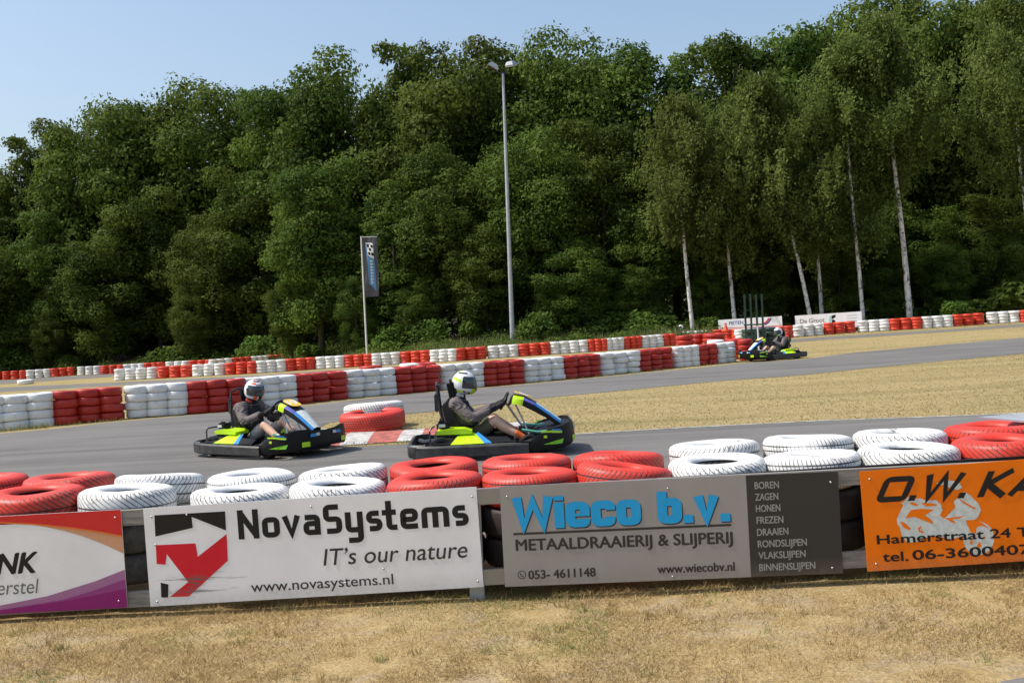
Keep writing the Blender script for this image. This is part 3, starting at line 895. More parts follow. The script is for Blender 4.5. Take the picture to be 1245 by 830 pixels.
for i, (u, v, Y, k, w, lab) in enumerate([
    (-20, 290, 87, 2, 0.95, 'lower dark tree in front at the far left edge'),
    (55, 250, 88, 1, 0.9, 'mid height tree in the front row near the left edge'),
    (120, 285, 86, 4, 0.95, 'dark bushy front tree left of the black gap in the wood'),
    (190, 210, 88, 0, 0.9, 'front row tree above the black gap left of the flag'),
    (262, 255, 84, 2, 0.85, 'bushy front tree right above the red helmeted driver'),
    (318, 195, 84, 4, 0.9, 'front row tree halfway between the black gap and the flag'),
    (385, 190, 77, 1, 0.9, 'front row tree just left of the flag'),
    (480, 225, 75, 3, 0.95, 'slender front tree just right of the flag'),
    (535, 170, 75, 0, 0.9, 'leafy front tree between flag and floodlight'),
    (590, 265, 72, 4, 0.75, 'low bushy tree directly left of the floodlight mast'),
    (650, 150, 74, 2, 0.85, 'front tree directly right of the floodlight mast'),
    (700, 285, 71, 4, 0.8, 'low rounded tree right of the floodlight foot'),
    (735, 140, 74, 1, 0.85, 'front row tree halfway between floodlight and leftmost birch'),
    (795, 190, 73, 0, 0.85, 'dark front tree just left of the leftmost birch trunk'),
    (880, 215, 74, 2, 0.85, 'dark front tree behind the two leftmost birch trunks'),
    (960, 240, 75, 4, 0.85, 'dark tree behind the leaning birch trunk'),
    (1040, 215, 75, 0, 0.9, 'dark tree filling the gap left of the thickest birch'),
    (1135, 250, 74, 2, 0.8, 'dark low tree right of the thickest birch trunk'),
    (1205, 235, 73, 1, 0.95, 'dark low tree left of the last birch at the right')]):
    broad(u, v, Y, lab, k, w)
for i, (u, v, Y, k, w, lab) in enumerate([
    (60, 370, 85, 4, 0.5, 'small leafy understorey tree at the far left behind the light shrub'),
    (232, 345, 81, 2, 0.5, 'small leafy understorey tree right of the black gap, above the first kart'),
    (352, 335, 78, 0, 0.5, 'small understorey tree left of the flag pole'),
    (432, 330, 74, 4, 0.45, 'small dark understorey tree directly behind the flag pole'),
    (512, 335, 73, 2, 0.5, 'small understorey tree between flag and floodlight'),
    (672, 335, 71, 0, 0.45, 'small understorey tree right behind the floodlight foot'),
    (775, 320, 71, 2, 0.5, 'small understorey tree left of the leftmost birch trunk'),
    (862, 310, 72, 4, 0.5, 'small understorey tree between the two leftmost birch trunks'),
    (935, 300, 72, 0, 0.55, 'small understorey tree left of the leaning birch trunk'),
    (1020, 290, 72, 2, 0.5, 'small understorey tree between leaning and grey birch trunks'),
    (1075, 285, 72, 4, 0.5, 'small understorey tree just left of the thickest birch trunk'),
    (1150, 290, 71, 0, 0.6, 'small understorey tree right of the thickest birch trunk'),
    (1215, 280, 71, 2, 0.6, 'small understorey tree below the big drooping birch')]):
    broad(u, v, Y, lab, k, w)
# the wood beyond, reads as one mass
Ps, Ns, Ti = [], [], []
for i in range(520):
    x, y = rng.random() * 170 - 85, 99 + rng.random() * 12
    skyl = 11 + 5.5 * min(1, max(0, (x + 45) / 55))
    z = 0.5 + (skyl - 1.5) * rng.random() ** 0.8 if i < 300 else 0.4 + 4.5 * rng.random()
    P, d = clump((x, y, z + zt(x, y)), 2.0 + 1.6 * rng.random(), 190, 0.8)
    Ps.append(P); Ns.append(d * 0.7 + rng.normal(size=P.shape) * 0.6); Ti.append(np.clip(0.4 + 0.2 * rng.normal(size=len(P)), 0, 1))
P, N, T = np.concatenate(Ps), np.concatenate(Ns), np.concatenate(Ti)
tag(tris_obj('far_wood', leaf_quads(P, N, 0.45 + 0.3 * rng.random(len(P)), 1.2), 1, T, M['leaf'], quad=True), 'deep dark mass of the wood behind the front trees', 'wood', kind='stuff')
# birches in front of the wood
for (u, v, Y, vt, lean, cr, cb, lab) in [
    (841, 399, 67.5, 105, -0.3, 2.3, 0.43, 'thin pale birch, leftmost of the bare white trunks'),
    (893, 388, 69.0, 120, -0.2, 2.2, 0.36, 'thin brownish birch behind the blue lettered far sign'),
    (986, 382, 67.0, 75, -2.6, 2.6, 0.36, 'birch with the strongly leaning white trunk behind the far signs'),
    (997, 372, 70.0, 95, -0.3, 2.2, 0.34, 'straight thin birch just right of the leaning one'),
    (1047, 381, 67.0, 40, -0.4, 2.7, 0.31, 'grey birch behind the right end of the lettered far sign'),
    (1105, 387, 67.0, 5, -0.9, 3.0, 0.52, 'birch with the thickest, longest bare white trunk'),
    (1262, 386, 68.0, -25, -1.2, 3.2, 0.40, 'big drooping birch hanging in at the right edge')]:
    x = at(u, v, Y)[0]
    g = zt(x, Y)
    hgt = at(u, vt, Y)[2] - g
    pr = birch_proto(hgt, cr * 1.22, hgt * cb, (lean, rng.random()), 1150 if cr > 2.4 else 950, 0.19 if u == 1105 else 0.125)
    plant('birch_tree', pr, (x, Y, g), (1, 1, 1), 0, lab, 'birch tree', 'white trunked birches at the edge of the wood')
Ps, Ns, Ti = [], [], []
for i in range(720):
    x = rng.random() * 92 - 46
    y = wb(x) - 2.6 + 6.5 * rng.random() ** 1.2 if i < 400 else wb(x) + 5 + 18 * rng.random()
    r = (0.18 if i < 400 else 0.8) + 0.50 * rng.random() ** 2 + 0.3 * vnoise(np.array([x + 60]), np.array([y]), 0.2, 33)[0]
    P, d = clump((x, y, zt(x, y) + r * 0.45), r, int(60 + 170 * r), 0.9, 0.3)
    Ps.append(P); Ns.append(d * 0.5 + rng.normal(size=P.shape) * 0.7 + np.array([0, 0, 0.3])); Ti.append(np.clip(0.45 + 0.25 * rng.normal() + 0.2 * rng.normal(size=len(P)), 0, 1))
P, N, T = np.concatenate(Ps), np.concatenate(Ns), np.concatenate(Ti)
tag(tris_obj('brambles', leaf_quads(P, N, 0.07 + 0.10 * rng.random(len(P)), 1.3), 1, T, M['leaf_shrub'], quad=True), 'low leafy brambles mixed into the undergrowth along the trees', 'brambles', kind='stuff')
SP = [shrub_proto(1.3, 2.0, 330, 'leaf_shrub'), shrub_proto(1.6, 1.7, 330, 'leaf_shrub'), shrub_proto(1.1, 2.8, 330, 'leaf_shrub')]
SB = shrub_proto(1.5, 1.9, 300, 'leaf_brown')
for (u, v, Y, k, s, lab) in [
    (82, 433, 83, 2, 1.1, 'tall light green shrub behind the far left tyre wall'),
    (30, 445, 85, 1, 1.3, 'dark shrub at the left edge behind the far tyre wall'),
    (150, 436, 82, 3, 1.0, 'brownish purple shrub at the foot of the left trees'),
    (205, 432, 80, 1, 1.0, 'pale low bush right of the brownish shrub'),
    (252, 430, 79, 0, 1.0, 'leafy bush behind the wall right of the pale low bush'),
    (315, 425, 77, 1, 1.1, 'wide green bush behind the first kart'),
    (375, 420, 75, 2, 0.9, 'upright light bush left of the flag pole'),
    (480, 416, 73, 0, 1.1, 'round bush right of the flag pole'),
    (523, 412, 72, 1, 0.9, 'low pale bush halfway from flag to floodlight'),
    (575, 410, 71, 2, 0.8, 'upright bush close to the left of the floodlight'),
    (652, 404, 69, 1, 1.0, 'bright low bush close to the right of the floodlight foot'),
    (742, 400, 70, 0, 1.2, 'dark bush left of the leftmost birch'),
    (790, 398, 69, 1, 1.0, 'light bush touching the leftmost birch trunk'),
    (862, 394, 68.5, 0, 0.9, 'bush between the two leftmost birches'),
    (918, 380, 70, 2, 0.9, 'light green shrub above the blue lettered far sign'),
    (1163, 381, 64.0, 2, 0.85, 'bright yellow green sapling right of the thickest birch'),
    (1198, 378, 66.5, 1, 0.9, 'green shrub right of the bright sapling'),
    (1247, 375, 65.0, 2, 1.5, 'light shrub at the right edge below the last birch')]:
    if u < 360: Y += 6
    p = at(u, v, Y)
    plant('shrub', SB if k == 3 else SP[k], (p[0], Y, zt(p[0], Y)), (s * (0.9 + 0.7 * rng.random()), s * (0.9 + 0.5 * rng.random()), s * (0.7 + 0.5 * rng.random())), rng.random() * 6.28, lab, 'shrub', 'shrubs at the edge of the wood')

# ------------------------------------------------------------------ tyres
def tyre_prof(R, Wd, rb):
    h = Wd / 2
    up_ = [(R, 0), (R, h * 0.62), (R - 0.010 * R / 0.3, h * 0.80), (R - 0.032 * R / 0.3, h * 0.93), (R - 0.065 * R / 0.3, h * 1.0), (rb + 0.55 * (R - 0.065 * R / 0.3 - rb), h * 1.02), (rb + 0.014, h * 0.88), (rb, h * 0.68), (rb + 0.004, h * 0.56), (rb + 0.03, h * 0.60), (R - 0.06, h * 0.78), (R - 0.03, h * 0.55), (R - 0.022, 0)]
    return up_ + [(r, -z) for r, z in reversed(up_[1:-1])]
def tyre_mesh(name, R, Wd, rb, seg, warp_amp=0.0, ph=0.0):
    bm = bmesh.new()
    def wp(a, r, z):
        k = 1 + warp_amp * 0.5 * sin(2 * a + ph * 1.7)
        return (r * cos(a) * k, r * sin(a) / k, z + warp_amp * R * (0.5 * sin(2 * a + ph) + 0.3 * sin(3 * a + 2 * ph)) * (r / R) ** 2)
    prof = tyre_prof(R, Wd, rb)
    lathe(bm, prof[::-1], seg, True, None, wp if warp_amp else None)
    me = bpy.data.meshes.new(name)
    bm.to_mesh(me); bm.free()
    me.polygons.foreach_set('use_smooth', [True] * len(me.polygons))
    return me
NEAR = {}
M['gap_shade_black'] = plain('gap_shade_black', (0.040, 0.031, 0.027), 0.6, 0, 0.4)  # near-black colour stands in for the shade between the boards
M['gap_shade_grey'] = plain('shaded_grey_paint', (0.10, 0.095, 0.088), 0.7, 0, 0.6)  # white tyres toned down to grey for the shade in the left gap
for cname, mk in (('black', 'gap_shade_black'), ('grey', 'gap_shade_grey')):
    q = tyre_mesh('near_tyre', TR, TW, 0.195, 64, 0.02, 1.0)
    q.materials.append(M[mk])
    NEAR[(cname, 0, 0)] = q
for cname in ('red', 'white'):
    for st in range(3):
        for w in range(2):
            q = tyre_mesh('near_tyre', TR, TW, 0.148, 96, (0.02, 0.05)[w], st * 1.3 + w)
            q.materials.append(M[f'tyre_{cname}_{st}'])
            NEAR[(cname, st, w)] = q
FARM = {}
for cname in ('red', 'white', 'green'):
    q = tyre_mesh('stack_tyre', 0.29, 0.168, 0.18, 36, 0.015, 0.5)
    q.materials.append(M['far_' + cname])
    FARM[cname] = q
BIG = {c: tyre_mesh('truck_tyre', 0.5, 0.30, 0.30, 72, 0.012, 0.8) for c in ('red', 'white')}
for c in BIG: BIG[c].materials.append(M['big_' + c])
def tyre(me, loc, rot, sc, label, group):
    o = bpy.data.objects.new('tyre', me)
    COL.objects.link(o)
    o.location, o.rotation_euler, o.scale = loc, rot, sc
    return tag(o, label, 'tyre', group)
rest = []                                  # (colour, location, scale, z rotation) of the tyres beyond the 300 that show largest
ORD = ['first', 'second', 'third', 'fourth', 'fifth', 'sixth', 'seventh', 'eighth', 'ninth', 'tenth', 'eleventh', 'twelfth']
LEV = ['bottom', 'lower', 'upper', 'top']
def polyline(pts):
    us = [p[0] for p in pts]; vs = [p[1] for p in pts]
    return lambda u: float(np.interp(u, us, vs))
def wall(blocks, base, group, wname, individual, rmax=0.30):
    bf = polyline(base)
    cnt = {}
    for bi, (colr, nst, u0, u1) in enumerate(blocks):
        cnt[colr] = cnt.get(colr, 0) + 1
        a, b_ = gnd(u0, bf(u0)), gnd(u1, bf(u1))
        for s in range(nst):
            t = (s + 0.5) / nst
            u = u0 + (u1 - u0) * t
            g = gnd(u, bf(u))
            w_px = (u1 - u0) / nst
            pitch = np.linalg.norm(b_[:2] - a[:2]) / nst
            R = max(0.20, min(rmax, pitch * 0.575))
            dirv = (b_[:2] - a[:2]) / np.linalg.norm(b_[:2] - a[:2])
            nrm = np.array([-dirv[1], dirv[0]])
            c = g[:2] + nrm * R * 0.95 + rng.normal(size=2) * 0.012
            gz = zt(*c)
            pos = (['left', 'middle', 'right'] if nst == 3 else ['left', 'right'] if nst == 2 else ['only'] if nst == 1 else ['leftmost', 'second', 'third', 'rightmost'] if nst == 4 else [''] * nst)[s]
            for L in range(4):
                loc = (c[0] + rng.normal() * 0.012, c[1] + rng.normal() * 0.012, gz + 0.084 + L * 0.163)
                rs = R / 0.29 * (1 + rng.normal() * 0.03)
                sc = (rs, rs, 0.97 + 0.05 * rng.random())
                rz = rng.random() * 6.28
                if individual(bi):
                    tl = f'{LEV[L]} {colr} tyre of the {pos} stack, {ORD[cnt[colr] - 1]} {colr} block from left, {wname}'
                    tyre(FARM[colr], loc, (rng.normal() * 0.025, rng.normal() * 0.025, rz), sc, tl, group)
                else:
                    rest.append((colr, loc, sc, rz))
R3, W3 = 'red', 'white'
MIDBASE = [(-60, 529), (0, 524), (69.5, 517.4), (154, 509.6), (230.7, 503.8), (303, 498), (367, 491), (429.5, 484), (488, 479), (541, 474), (592.7, 470), (641, 465.5), (691.7, 461), (736, 456.5), (783, 451.8), (824, 447), (853.6, 444.2), (876, 442), (898, 439.6)]
mb = [(-24, 5.5), (5.5, 67.5), (67.5, 153.5), (153.5, 230.5), (230.5, 303), (303, 367), (367, 428.5), (428.5, 487), (487, 541), (541, 592.5), (592.5, 641), (641, 691.5), (691.5, 735), (735, 783), (783, 823.5), (823.5, 853), (853, 875.5), (875.5, 898.5)]
mc = [('white', 1), ('white', 2)] + [(('red', 'white')[i % 2], 3) for i in range(14)] + [('red', 2), ('white', 2)]
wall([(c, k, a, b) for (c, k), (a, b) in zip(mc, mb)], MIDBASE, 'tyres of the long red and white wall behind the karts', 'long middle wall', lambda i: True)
BBASE = [(135, 463.3), (260, 456.8), (311.5, 454), (384, 449), (452, 445), (486, 442.8), (556, 439), (594, 436), (670, 431), (739, 426.5), (809, 421), (860, 417)]
bb = [('white', 4, 135, 188), ('red', 3, 188, 230), ('white', 3, 230, 271), ('red', 3, 271, 311), ('white', 3, 311, 348), ('red', 3, 348, 383), ('white', 3, 383, 418), ('red', 3, 418, 452), ('white', 3, 452, 486), ('red', 3, 486, 521), ('white', 3, 521, 555), ('red', 3, 555, 594), ('white', 3, 594, 631), ('red', 3, 631, 670), ('white', 4, 670, 716), ('red', 3, 716, 739), ('white', 3, 739, 761), ('red', 3, 761, 782), ('white', 3, 782, 809), ('red', 2, 809, 824)]
wall(bb, BBASE, 'tyres of the far red and white wall', 'far wall', lambda i: False)
CBASE = [(-40, 464), (0, 462), (30, 460.5), (61, 458.5), (90, 456.5), (119, 455.5), (150, 454), (198, 451), (256, 448.5), (300, 445), (350, 441)]
ce = [-22, 30, 61, 90, 119, 149, 175, 198, 227, 256, 284, 307, 329, 350]
wall([(('red', 'white')[i % 2], 5 if i == 0 else 3, ce[i], ce[i + 1]) for i in range(13)], CBASE, '', '', lambda i: False)
DBASE = [(940, 413), (968, 409.8), (1004, 407), (1043, 404.2), (1083, 402), (1122, 399.6), (1162, 397), (1202, 394), (1245, 391.5), (1300, 388)]
db = [('red', 3, 938, 969), ('white', 3, 969, 1004.5), ('red', 3, 1004.5, 1043), ('white', 3, 1043, 1082), ('red', 3, 1082, 1122.5), ('white', 3, 1122.5, 1161), ('red', 3, 1161, 1201), ('white', 3, 1201, 1241), ('red', 3, 1241, 1281)]
wall(db, DBASE, '', '', lambda i: False)
wall([('white', 4, 827, 862), ('red', 3, 862, 897), ('white', 5, 897, 938)][:2] , [(827, 417), (862, 415), (897, 414), (938, 412)], '', '', lambda i: False)
wall([('white', 4, 893, 938)], [(893, 415.5), (938, 413)], '', '', lambda i: False)

# jumble of fatter stacks behind the right end of the middle wall
def stack(u, v, Y, colr, nlev, R, group, desc, top_only=0):
    p = at(u, v, Y)
    g = zt(p[0], Y)
    for L in range(nlev):
        lv = (['bottom', 'lower', 'upper', 'top'] if nlev == 4 else ['bottom', 'middle', 'top'] if nlev == 3 else ['bottom', 'second', 'middle', 'upper', 'top'])[L]
        tyre(FARM[colr], (p[0] + rng.normal() * 0.01, Y + rng.normal() * 0.01, g + 0.09 + L * 0.175), (rng.normal() * 0.02, rng.normal() * 0.02, rng.random() * 6), (R / 0.29, R / 0.29, 1.05), f'{lv} {colr} tyre {desc}', group)
JG = 'loose stacks of tyres at the right end of the middle wall'
stack(907.5, 433, 37.0, 'red', 4, 0.25, JG, 'of the end stack just left of the third kart')
stack(833, 420, 41.5, 'red', 5, 0.33, JG, 'of the fat stack right behind the last white wall blocks')
stack(848, 420, 42.5, 'red', 5, 0.25, JG, 'of the slim stack right of the fat red stack')
stack(868, 419, 42.0, 'red', 5, 0.42, JG, 'of the widest stack behind the end of the middle wall')
stack(893, 418, 38.5, 'red', 4, 0.32, JG, 'of the stack behind the last white block of the middle wall')
stack(871, 419, 38.6, 'white', 4, 0.30, JG, 'of the half hidden stack behind the last red wall block')
stack(452, 470, 29.5, 'red', 4, 0.31, JG, 'poking up behind the middle wall over the big apex tyres')
stack(499, 465, 30.2, 'white', 4, 0.27, JG, 'poking up behind the middle wall left of the second helmet')
stack(516, 463, 30.8, 'red', 4, 0.34, JG, 'poking up behind the middle wall just left of the second helmet')
for i, (u, Y) in enumerate(((911, 46.0), (924, 46.4), (936.5, 46.8))):
    stack(u, 425, Y, 'green', 5, 0.29, 'dark green tyre stacks under the steel posts', 'in the ' + ('left', 'middle', 'right')[i] + ' dark green stack under the steel posts')
# big tyres at the apex, the loose one on the left
p = gnd(449, 528)
tyre(BIG['red'], (p[0], p[1] + 0.45, zt(p[0], p[1]) + 0.17), (0.02, -0.05, 0.4), (1, 1, 1), 'big red truck tyre lying on the grass at the apex', 'big tyres marking the apex')
p = at(455, 502, 17.75)
tyre(BIG['white'], (p[0], 17.75, zt(p[0], 17.75) + 0.235), (0.0, 0.075, 2.2), (0.96, 0.96, 1), 'big white truck tyre tilted behind the big red one', 'big tyres marking the apex')
p = gnd(31, 467)
tyre(FARM['white'], (p[0], p[1], zt(p[0], p[1]) + 0.14), (0.0, -0.02, 1.0), (1.65, 1.65, 1.7), 'white tyre lying alone on the grass strip at the left', None)

# front row of the barrier
FRONT = [(-62, 609, 'red'), (44, 595, 'red'), (154.5, 593, 'white'), (292, 594, 'white'), (410, 586, 'white'), (528.5, 578, 'red'), (644, 573, 'red'), (758, 566, 'red'), (871.5, 558, 'white'), (985.5, 551.5, 'white'), (1104, 542.5, 'white'), (1221, 533, 'red'), (1338, 526, 'red')]
BACK = [(-22, 580, 'red'), (84.5, 578, 'red'), (194, 577, 'white'), (306, 575, 'white'), (417, 569, 'white'), (527.5, 562, 'red'), (640, 556, 'red'), (751, 551, 'red'), (868, 538, 'white'), (982, 531, 'white'), (1093.5, 524.5, 'white'), (1206, 516.5, 'red'), (1318, 508, 'red')]
def fplane(u): return 6.78 + (u - 183) / (1025 - 183) * (6.52 - 6.78)        # depth of the sign plane
FN = ['', 'front row red tyre nearest the left edge', 'front row white tyre above the gap right of the red and purple sign', 'front row white tyre above the arrow logo', 'front row white tyre above the middle of the white sign', 'front row red tyre at the right end of the white sign', 'front row red tyre above the narrow gap between white and grey signs', 'front row red tyre above the blue lettering, last red before white', 'front row white tyre, first right of the red ones', 'front row white tyre with straight ribs above the dark sign panel', 'front row white tyre above the gap left of the orange sign', 'front row red tyre above the orange sign', '']
BN = ['back row red tyre at the very left edge', 'back row red tyre left of the back row white ones', 'back row white tyre tilting up to its right, scuffed black', 'back row white tyre behind the one above the arrow logo', 'back row white tyre just left of the red ones', 'back row red tyre nearest the white ones on its left', 'back row red tyre in the middle, below the second kart', 'back row red tyre right of the second kart nose', 'back row white tyre, first right of the red ones', 'back row white tyre, middle of the three at the right', 'back row white tyre next to the red ones at the right', 'back row red tyre with a grey sheet on it', '']
TILTF = {1: (0.03, 0.02), 2: (-0.02, 0.0), 5: (0.02, -0.04), 6: (0.0, -0.02), 7: (0.0, -0.10), 8: (-0.05, -0.02), 9: (-0.04, 0.0)}
TILTB = {1: (0, -0.03), 2: (0, -0.13), 4: (0, -0.06), 5: (0, -0.04), 6: (0, -0.02), 7: (0.0, -0.05), 8: (-0.04, -0.02), 9: (-0.04, -0.02)}
FG = 'tyres along the top of the front barrier'
styF = [0, 0, 0, 0, 0, 2, 1, 2, 0, 1, 0, 0, 1]
for row, names, tilts, dd in ((FRONT, FN, TILTF, 0.40), (BACK, BN, TILTB, 0.98)):
    for i, (u, v, c) in enumerate(row):
        Y = fplane(u) + dd
        p = at(u, v, Y)
        g = zt(p[0], Y)
        zc = p[2] - TW / 2 + 0.004
        tx, ty = tilts.get(i, (0.0, 0.0))
        st = styF[i] if dd < 0.5 else (i * 2 + 1) % 3
        loc = (p[0], Y, zc)
        if names[i]:
            tyre(NEAR[(c, st, i % 2)], loc, (tx, ty + rng.normal() * 0.01, rng.random() * 6.28), (1, 1, 1), names[i], FG)
        else:
            rest.append((c, loc, (1.05, 1.05, 1.18), 0.3))
        k, z = 0, zc - TW * 0.97
        while z > g + 0.17:
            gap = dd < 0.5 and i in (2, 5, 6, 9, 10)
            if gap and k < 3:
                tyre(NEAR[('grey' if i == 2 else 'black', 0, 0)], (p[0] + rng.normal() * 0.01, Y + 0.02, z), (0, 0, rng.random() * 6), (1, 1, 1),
                     f'{("second", "third", "fourth")[k]} {"shade-darkened grey" if i == 2 else "shade-darkened black"} tyre down, {("in the gap right of the purple sign", "left half of the gap by the grey sign", "right half of the gap by the grey sign", "left half of the gap by the orange sign", "right half of the gap by the orange sign")[(2, 5, 6, 9, 10).index(i)]}', 'shaded tyres seen between the signs')
            else:
                rest.append((c, (p[0], Y, z), (1.05, 1.05, 1.18), 0.3 + k))
            k += 1
            z -= TW * 0.97
# the remaining tyres as one mass
bm = bmesh.new()
cols = ['red', 'white']
for (c, loc, sc, rz) in rest:
    prof = [(0.29, -0.05), (0.29, 0.05), (0.275, 0.072), (0.235, 0.084), (0.20, 0.078), (0.185, 0.06), (0.25, 0.0), (0.185, -0.06), (0.20, -0.078), (0.235, -0.084), (0.275, -0.072)]
    n0 = len(bm.verts)
    seg = 20
    rings = []
    for k in range(seg):
        a = 2 * pi * k / seg
        rings.append([bm.verts.new((loc[0] + r * sc[0] * cos(a), loc[1] + r * sc[1] * sin(a), loc[2] + z * sc[2])) for r, z in prof])
    for k in range(seg):
        A, B = rings[k], rings[(k + 1) % seg]
        for i in range(len(prof)):
            j = (i + 1) % len(prof)
            f = bm.faces.new((A[i], A[j], B[j], B[i]))
            f.material_index = cols.index(c)
bmesh.ops.recalc_face_normals(bm, faces=bm.faces[:])
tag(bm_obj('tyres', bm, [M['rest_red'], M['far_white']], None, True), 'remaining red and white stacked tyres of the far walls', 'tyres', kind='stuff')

# grey sheet on the red tyre at the right edge
bm = bmesh.new()
pa = [at(1190, 512, 7.40), at(1246, 517, 7.30), at(1290, 516, 7.35), at(1290, 509, 7.55), at(1240, 507.5, 7.55), at(1205, 510.5, 7.50)]
A = [bm.verts.new(tuple(q + np.array([0, 0, 0.03]))) for q in pa]
B = [bm.verts.new(tuple(q + np.array([0, 0, 0.018]))) for q in pa]
bm.faces.new(A); bm.faces.new(B[::-1])
for i in range(6): bm.faces.new((A[i], B[i], B[(i + 1) % 6], A[(i + 1) % 6]))
bmesh.ops.recalc_face_normals(bm, faces=bm.faces[:])
tag(bm_obj('metal_sheet', bm, M['galv']), 'grey sheet lying on the back red tyre at the right edge', 'sheet')

# ------------------------------------------------------------------ lettering
_fc = {}
def font_tris(body, bold=0.0, shear=0.0, space=1.0):
    c = bpy.data.curves.new('t', 'FONT')
    c.body, c.size, c.shear, c.offset, c.space_character = body, 1.0, shear, bold, space
    c.resolution_u = 4
    c.dimensions = '2D'
    c.fill_mode = 'BOTH'
    o = bpy.data.objects.new('t', c)
    COL.objects.link(o)
    dg = bpy.context.evaluated_depsgraph_get()
    me = bpy.data.meshes.new_from_object(o.evaluated_get(dg))
    V = [tuple(v.co[:2]) for v in me.vertices]
    Fc = [tuple(p.vertices) for p in me.polygons]
    bpy.data.meshes.remove(me)
    bpy.data.objects.remove(o)
    bpy.data.curves.remove(c)
    return V, Fc
def cap_h(bold, ref='H'):
    k = (bold, ref)
    if k not in _fc:
        V, _ = font_tris(ref, bold)
        _fc[k] = (min(v[1] for v in V), max(v[1] for v in V))
    return _fc[k]
class Flat:
    """flat artwork collected as ONE mesh: x, z in metres on a board, y = height proud of it"""
    def __init__(s): s.V, s.F, s.mi, s.mats = [], [], [], []
    def m(s, mat):
        if mat not in s.mats: s.mats.append(mat)
        return s.mats.index(mat)
    def add(s, pts, faces, y, mat):
        n = len(s.V)
        s.V += [(p[0], -y, p[1]) for p in pts]
        for f in faces:
            P = [pts[i] for i in f]
            a = sum(P[i][0] * P[(i + 1) % len(P)][1] - P[(i + 1) % len(P)][0] * P[i][1] for i in range(len(P)))
            s.F.append(tuple(n + i for i in (f if a > 0 else f[::-1])))
            s.mi.append(s.m(mat))
    def poly(s, pts, y, mat):
        bm = bmesh.new()
        f = bm.faces.new([bm.verts.new((p[0], p[1], 0)) for p in pts])
        bmesh.ops.triangulate(bm, faces=[f])
        bm.verts.index_update()
        s.add([tuple(v.co[:2]) for v in bm.verts], [tuple(v.index for v in f.verts) for f in bm.faces], y, mat)
        bm.free()
    def text(s, body, p0, p1, cap, y, mat, bold=0.0, shear=0.0, space=1.0, ref='H'):
        """p0, p1: left and right end of the baseline; cap: height of a capital"""
        V, Fc = font_tris(body, 0.0, shear, space)
        x0, x1 = min(v[0] for v in V), max(v[0] for v in V)
        b0, b1 = cap_h(0.0, ref)
        L = p1[0] - p0[0]
        k = (p1[1] - p0[1]) / L
        kz = cap / (b1 - b0)
        e = bold * kz
        for q, (ox, oz) in enumerate(((0, 0), (e, 0.0), (-e, 0.0), (0.5 * e, 0.6 * e), (-0.5 * e, -0.6 * e)) if bold > 0 else ((0, 0),)):
            P = []
            for x, z in V:
                xx = (x - x0) / (x1 - x0) * L
                P.append((p0[0] + xx + ox, p0[1] + xx * k + (z - b0) * kz + oz))
            s.add(P, Fc, y + 0.0002 * q, mat)
    def stroke(s, pts, w, y, mat, rad=0.0, closed=False, xf=lambda p: p, wx=None):
        """thick polyline with rounded corners"""
        P = [np.array(p, float) for p in pts]
        if rad > 0:
            Q = []
            n = len(P)
            piv = {}
            for i in range(n):
                if not closed and i in (0, n - 1): Q.append(P[i]); continue
                a, b, c = P[i - 1], P[i], P[(i + 1) % n]
                r = min(rad, np.linalg.norm(a - b) * 0.5, np.linalg.norm(c - b) * 0.5)
                e0, e1 = (b - a) / np.linalg.norm(b - a), (c - b) / np.linalg.norm(c - b)
                mm = np.array([-e0[1] - e1[1], e0[0] + e1[0]]); mm /= np.linalg.norm(mm) + 1e-9
                sg = 1 if e0[0] * e1[1] - e0[1] * e1[0] > 0 else -1
                I = b + sg * mm / max(0.3, mm @ np.array([-e1[1], e1[0]])) * w / 2
                s0, s1 = b + (a - b) / np.linalg.norm(a - b) * r, b + (c - b) / np.linalg.norm(c - b) * r
                for t in np.linspace(0, 1, 6):
                    Q.append((s0 * (1 - t) ** 2 + b * 2 * t * (1 - t) + s1 * t * t, sg, I))
            Q = [q if isinstance(q, tuple) else (q, 0, None) for q in Q]
            K = [Q[0]]
            for q in Q[1:]:
                if np.linalg.norm(q[0] - K[-1][0]) > 1e-4: K.append(q)
            if closed and np.linalg.norm(K[0][0] - K[-1][0]) < 1e-4: K.pop()
            P = [q[0] for q in K]
            piv = {i: q[1:] for i, q in enumerate(K) if q[1]}
        n = len(P)
        A, B = [], []
        for i in range(n):
            d0 = P[i] - P[i - 1] if (i > 0 or closed) else P[1] - P[0]
            d1 = P[(i + 1) % n] - P[i] if (i < n - 1 or closed) else P[i] - P[i - 1]
            d0 = d0 / (np.linalg.norm(d0) + 1e-9); d1 = d1 / (np.linalg.norm(d1) + 1e-9)
            n0, n1 = np.array([-d0[1], d0[0]]), np.array([-d1[1], d1[0]])
            m = n0 + n1
            m = m / (np.linalg.norm(m) + 1e-9)
            q = m / max(0.5, m @ n1) * w / 2
            pa, pb = P[i] + q, P[i] - q
            if rad > 0 and i in piv:
                if piv[i][0] > 0: pa = piv[i][1]
                else: pb = piv[i][1]
            A.append(xf(tuple(pa))); B.append(xf(tuple(pb)))
        V = A + B
        Fc = [(i, (i + 1) % n, n + (i + 1) % n, n + i) for i in range(n if closed else n - 1)]
        s.add(V, Fc, y, mat)
    def build(s, name, parent):
        me = bpy.data.meshes.new(name)
        me.from_pydata(s.V, [], s.F)
        o = obj_from(name, me, [M[q] for q in s.mats], parent)
        me.polygons.foreach_set('material_index', s.mi)
        return o
